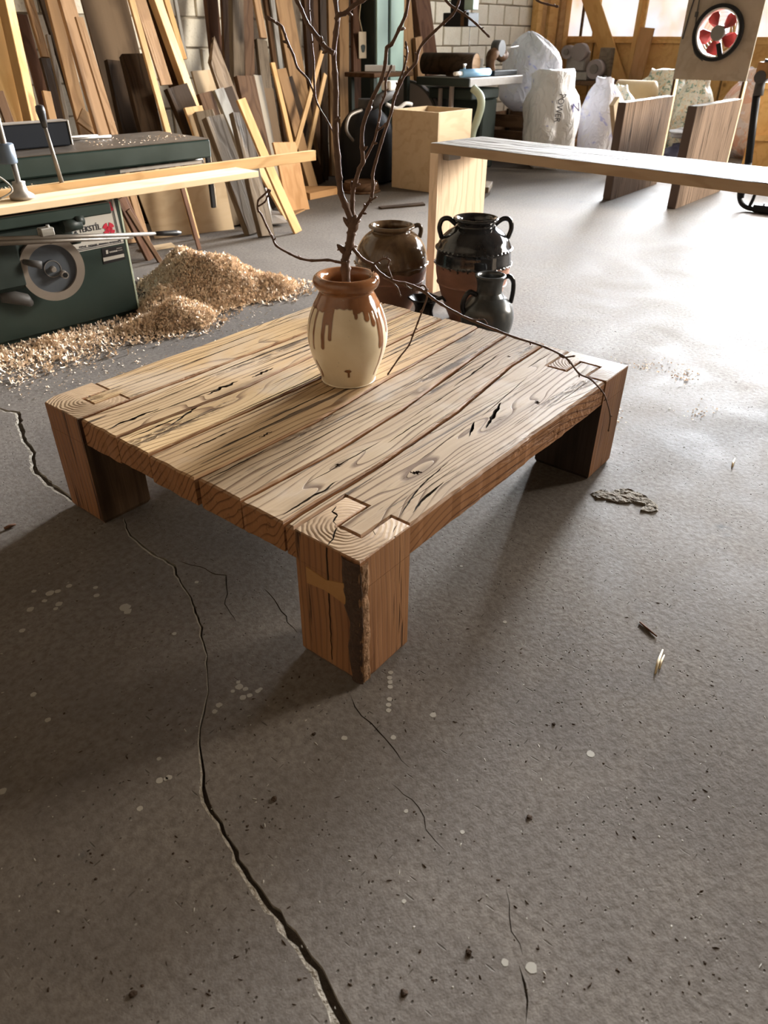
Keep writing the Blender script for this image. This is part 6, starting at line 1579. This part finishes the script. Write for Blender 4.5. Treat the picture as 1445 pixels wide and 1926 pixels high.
# faded vertical lettering on the white sack
def wall_text(body, size, mat, M4, parent, name='lettering'):
    cu = bpy.data.curves.new(name, 'FONT'); cu.body = body; cu.size = size; cu.extrude = .001
    o = bpy.data.objects.new(name, cu); COL.objects.link(o); dg = bpy.context.evaluated_depsgraph_get()
    me = bpy.data.meshes.new_from_object(o.evaluated_get(dg)); bpy.data.objects.remove(o); me.materials.clear(); me.materials.append(mat)
    # subdivide so that the lettering can follow the sack
    o = link(name, me, parent); o.matrix_world = M4; return o
bpy.context.view_layer.update()
def shrink_text(body, size, px, target, ang, off=.004, mat='sign_ink'):
    cu = bpy.data.curves.new('lettering', 'FONT'); cu.body = body; cu.size = size
    t = bpy.data.objects.new('lettering', cu); COL.objects.link(t); dg = bpy.context.evaluated_depsgraph_get()
    me = bpy.data.meshes.new_from_object(t.evaluated_get(dg)); bpy.data.objects.remove(t); me.materials.clear(); me.materials.append(M[mat])
    c0 = at(px[0], px[1], .5); R = Vector((0,-1,0)); U = Vector((0,0,1)); ca, sa = math.cos(ang), math.sin(ang); O = atX(px[0], px[1], 7.0)
    inv = target.matrix_world.inverted()
    for v in me.vertices:
        x = v.co.x*ca-v.co.y*sa; y = v.co.x*sa+v.co.y*ca
        P = O+R*x+U*y; hit, loc, nrm, _ = target.ray_cast(inv @ P, (inv.to_3x3() @ Vector((1,0,0))).normalized())
        q = (loc+nrm*off) if hit else inv @ (P+Vector((.3,0,0)))
        v.co = q
    return link('lettering', me, target)
shrink_text('POWER', .078, (1034, 178), s1, -PI/2-.05, mat='sign_ink')
b = MB(); vs = [(0,-.03,.03),(0,.03,.03),(0,0,-.03)]
shrink_text('N', .12, (1052, 215), s1, .2, mat='lilac')

# machine on the sill bench under the windows
bn = empty('wall_bench', (10.6, 4.6, 0)); tag(bn, 'low bench under the windows carrying the old grey machine', 'bench')
b = MB(); b.cbox(-.35, .35, -.75, .60, .68, .74, .006); b.build('bench_top', M['brown'], bn)
for sx in (-.28,.28):
    for sy in (-.68,.52):
        l_ = MB(); l_.cbox(-.03,.03,-.03,.03,0,.68,.003); l_.build('leg', M['brown'], bn, (sx, sy, 0))
om = empty('old_motor', (10.45, 4.30, .741)); tag(om, 'old greasy grey machine with wheels on the bench under the windows', 'machine')
def w_(x, y): p = atX(x, y, 10.35); return Vector((p.x-10.45, p.y-4.30, p.z-.741))
b = MB()
c1 = w_(1085,105); b.cbox(-.15, .2, c1.y-.22, c1.y+.22, .0, .10, .01); b.cbox(-.05,.12, c1.y-.12, c1.y+.18, .10, .36, .02); b.build('bed', M['steel_dull'], om)
b = MB()
for (x, y, r) in ((1068,98,.085),(1090,98,.11),(1120,130,.12)):
    q = w_(x, y); b.cyl((q.x-.04, q.y, max(r, q.z)), (q.x+.10, q.y, max(r, q.z)), r, r, 24)
b.build('pulley', M['disc_grey'], om)
b = MB(); q = w_(1120,130); b.cyl((q.x-.06, q.y, max(.12,q.z)), (q.x-.04, q.y, max(.12,q.z)), .06, None, 20); q = w_(1068,98); b.cyl((q.x-.06, q.y, q.z), (q.x-.04, q.y, q.z), .04, None, 20); b.build('hub', M['steel'], om)
q = w_(1132,110); b = MB(); b.cbox(.0,.12,q.y-.09,q.y+.09,.0,.40,.01); b.build('switch_box', M['grey'], om)
# leaning planks before the windows
def leanX(name, label, cat, x0, y0, x1, y1, wpx, mat, X=(10.6, 11.25), topcut=False, th=.03):
    k = (X[1]-X[0])/2; n = Vector((1, 0, -k)).normalized(); P = (X[0], 0, 0)
    A = atplane(x0, y0, P, n); B = atplane(x1, y1, P, n); d = (A-B).normalized()
    q = atplane((x0+x1)/2+wpx/2, (y0+y1)/2, P, n); q2 = atplane((x0+x1)/2-wpx/2, (y0+y1)/2, P, n); v = q-q2; wid = (v-d*v.dot(d)).length
    if not topcut: A = A+d*max(0, (2.0-A.z)/d.z)
    B = B-d*((B.z-.004)/d.z); z = -n; z = (z-d*z.dot(d)).normalized(); y = z.cross(d).normalized()
    o = pbox(wid, th, (A-B).length, int(x0)).build(name, M[mat]); o.matrix_world = Matrix(((d.x,y.x,z.x,B.x),(d.y,y.y,z.y,B.y),(d.z,y.z,z.z,B.z),(0,0,0,1))); tag(o, label, cat); return o
leanX('plank', 'broad honey-coloured plank leaning before the first window', 'plank', 1112, 0, 1152, 120, 34, 'ochre', (11.16, 11.29))
leanX('plank', 'short orange plank leaning under the middle window', 'plank', 1219, 52, 1190, 170, 26, 'orange', (11.07, 11.16), True)
leanX('batten', 'thin batten crossing the sill beside the short orange plank', 'batten', 1207, 0, 1186, 120, 8, 'ochre', (11.22, 11.335))
# roll / cushion
r_ = MB(); r_.tube([(0,.0,0),(0,-.02,0),(0,-.48,0),(0,-.52,0)], [.05,.14,.14,.06], 24); o = r_.build('foam_roll', M['olive_roll'], None, (9.0,3.45,.688)); tag(o, 'ochre padded roll on a low crate between the sacks', 'roll')
crate('crate', 'small pale crate under the ochre padded roll', Vector((8.72, 3.50, .0)), .55, .50, .543, -PI/2, 2, 'tan')
b = MB(); b.cbox(0,.25,-.15,.15,0,.04,.004); o = b.build('red_box', M['bag_terracotta'], None, (8.85,3.42,.50)); bpy.data.objects.remove(o)
lean('board_strip', 'pale tan strip leaning right of the green-speckled sack', 'board', 1156, 190, 1166, 300, 12, 'ply', 0, topcut=True, plane=(2.62,2.70))
# ------------------------------------------------------------------ adjustable stand at the right edge
sd = empty('work_stand', (6.3, .92, 0)); tag(sd, 'black tubular work stand cut by the right picture edge', 'stand')
def s_(x, y): p = atX(x, y, 6.3); return Vector((0, p.y-.92, p.z))
b = MB(); b.cyl(s_(1424,175), s_(1408,306), .030, .030, 14); b.cyl(s_(1408,306), Vector((0, s_(1408,306).y-.01, .10)), .030, .028, 14); b.build('pole', M['black_metal'], sd)
b = MB(); q = s_(1432,150); b.cyl(q+Vector((0,0,.0)), s_(1426,180), .038, .04, 14); b.cyl(q+Vector((-.06,0,.02)), q+Vector((.06,0,.02)), .045, None, 16); b.cyl(q, q+Vector((0,-.02,.14)), .03, .028, 12); b.build('clamp_joint', M['charcoal'], sd)
b = MB(); q = s_(1436,122); b.cbox(-.05,.05,q.y-.25,q.y+.03,q.z-.09,q.z+.02,.005); b.build('wooden_head', M['orange'], sd)
b = MB(); b.tube(catmull([s_(1393,350), s_(1392,375), s_(1403,389), s_(1430,394), s_(1490,394)], 6), .020, 10); b.build('foot_tube', M['black_metal'], sd)
b = MB(); b.tube(catmull([s_(1424,352), s_(1418,372), s_(1410,388)], 4), .014, 8); b.build('brace', M['black_metal'], sd)
b = MB(); q = s_(1432,392); b.cbox(-.04,.04,q.y-.40,q.y+.06,q.z-.03,q.z+.03,.008); b.build('base_bar', M['black_metal'], sd)
b = MB(); q = s_(1432,404); b.cyl((0,q.y,.0),(0,q.y,.025), .035, .03, 14); b.cyl((0,q.y,.025),(0,q.y,.08), .010, None, 8); b.build('levelling_foot', M['black_metal'], sd)
q = atX(1428, 180, 8.8)
b = MB(); b.cbox(0,.05,-.55,0,0,.86,.004); b.cbox(-.05,0,-.55,.0,.80,.86,.004); b.cbox(-.05,0,-.55,.0,.30,.36,.004); o = b.build('wooden_rack', M['ochre'], None, (8.8, q.y, 0)); tag(o, 'orange-tan wooden rack standing at the right edge behind the black pole', 'rack')
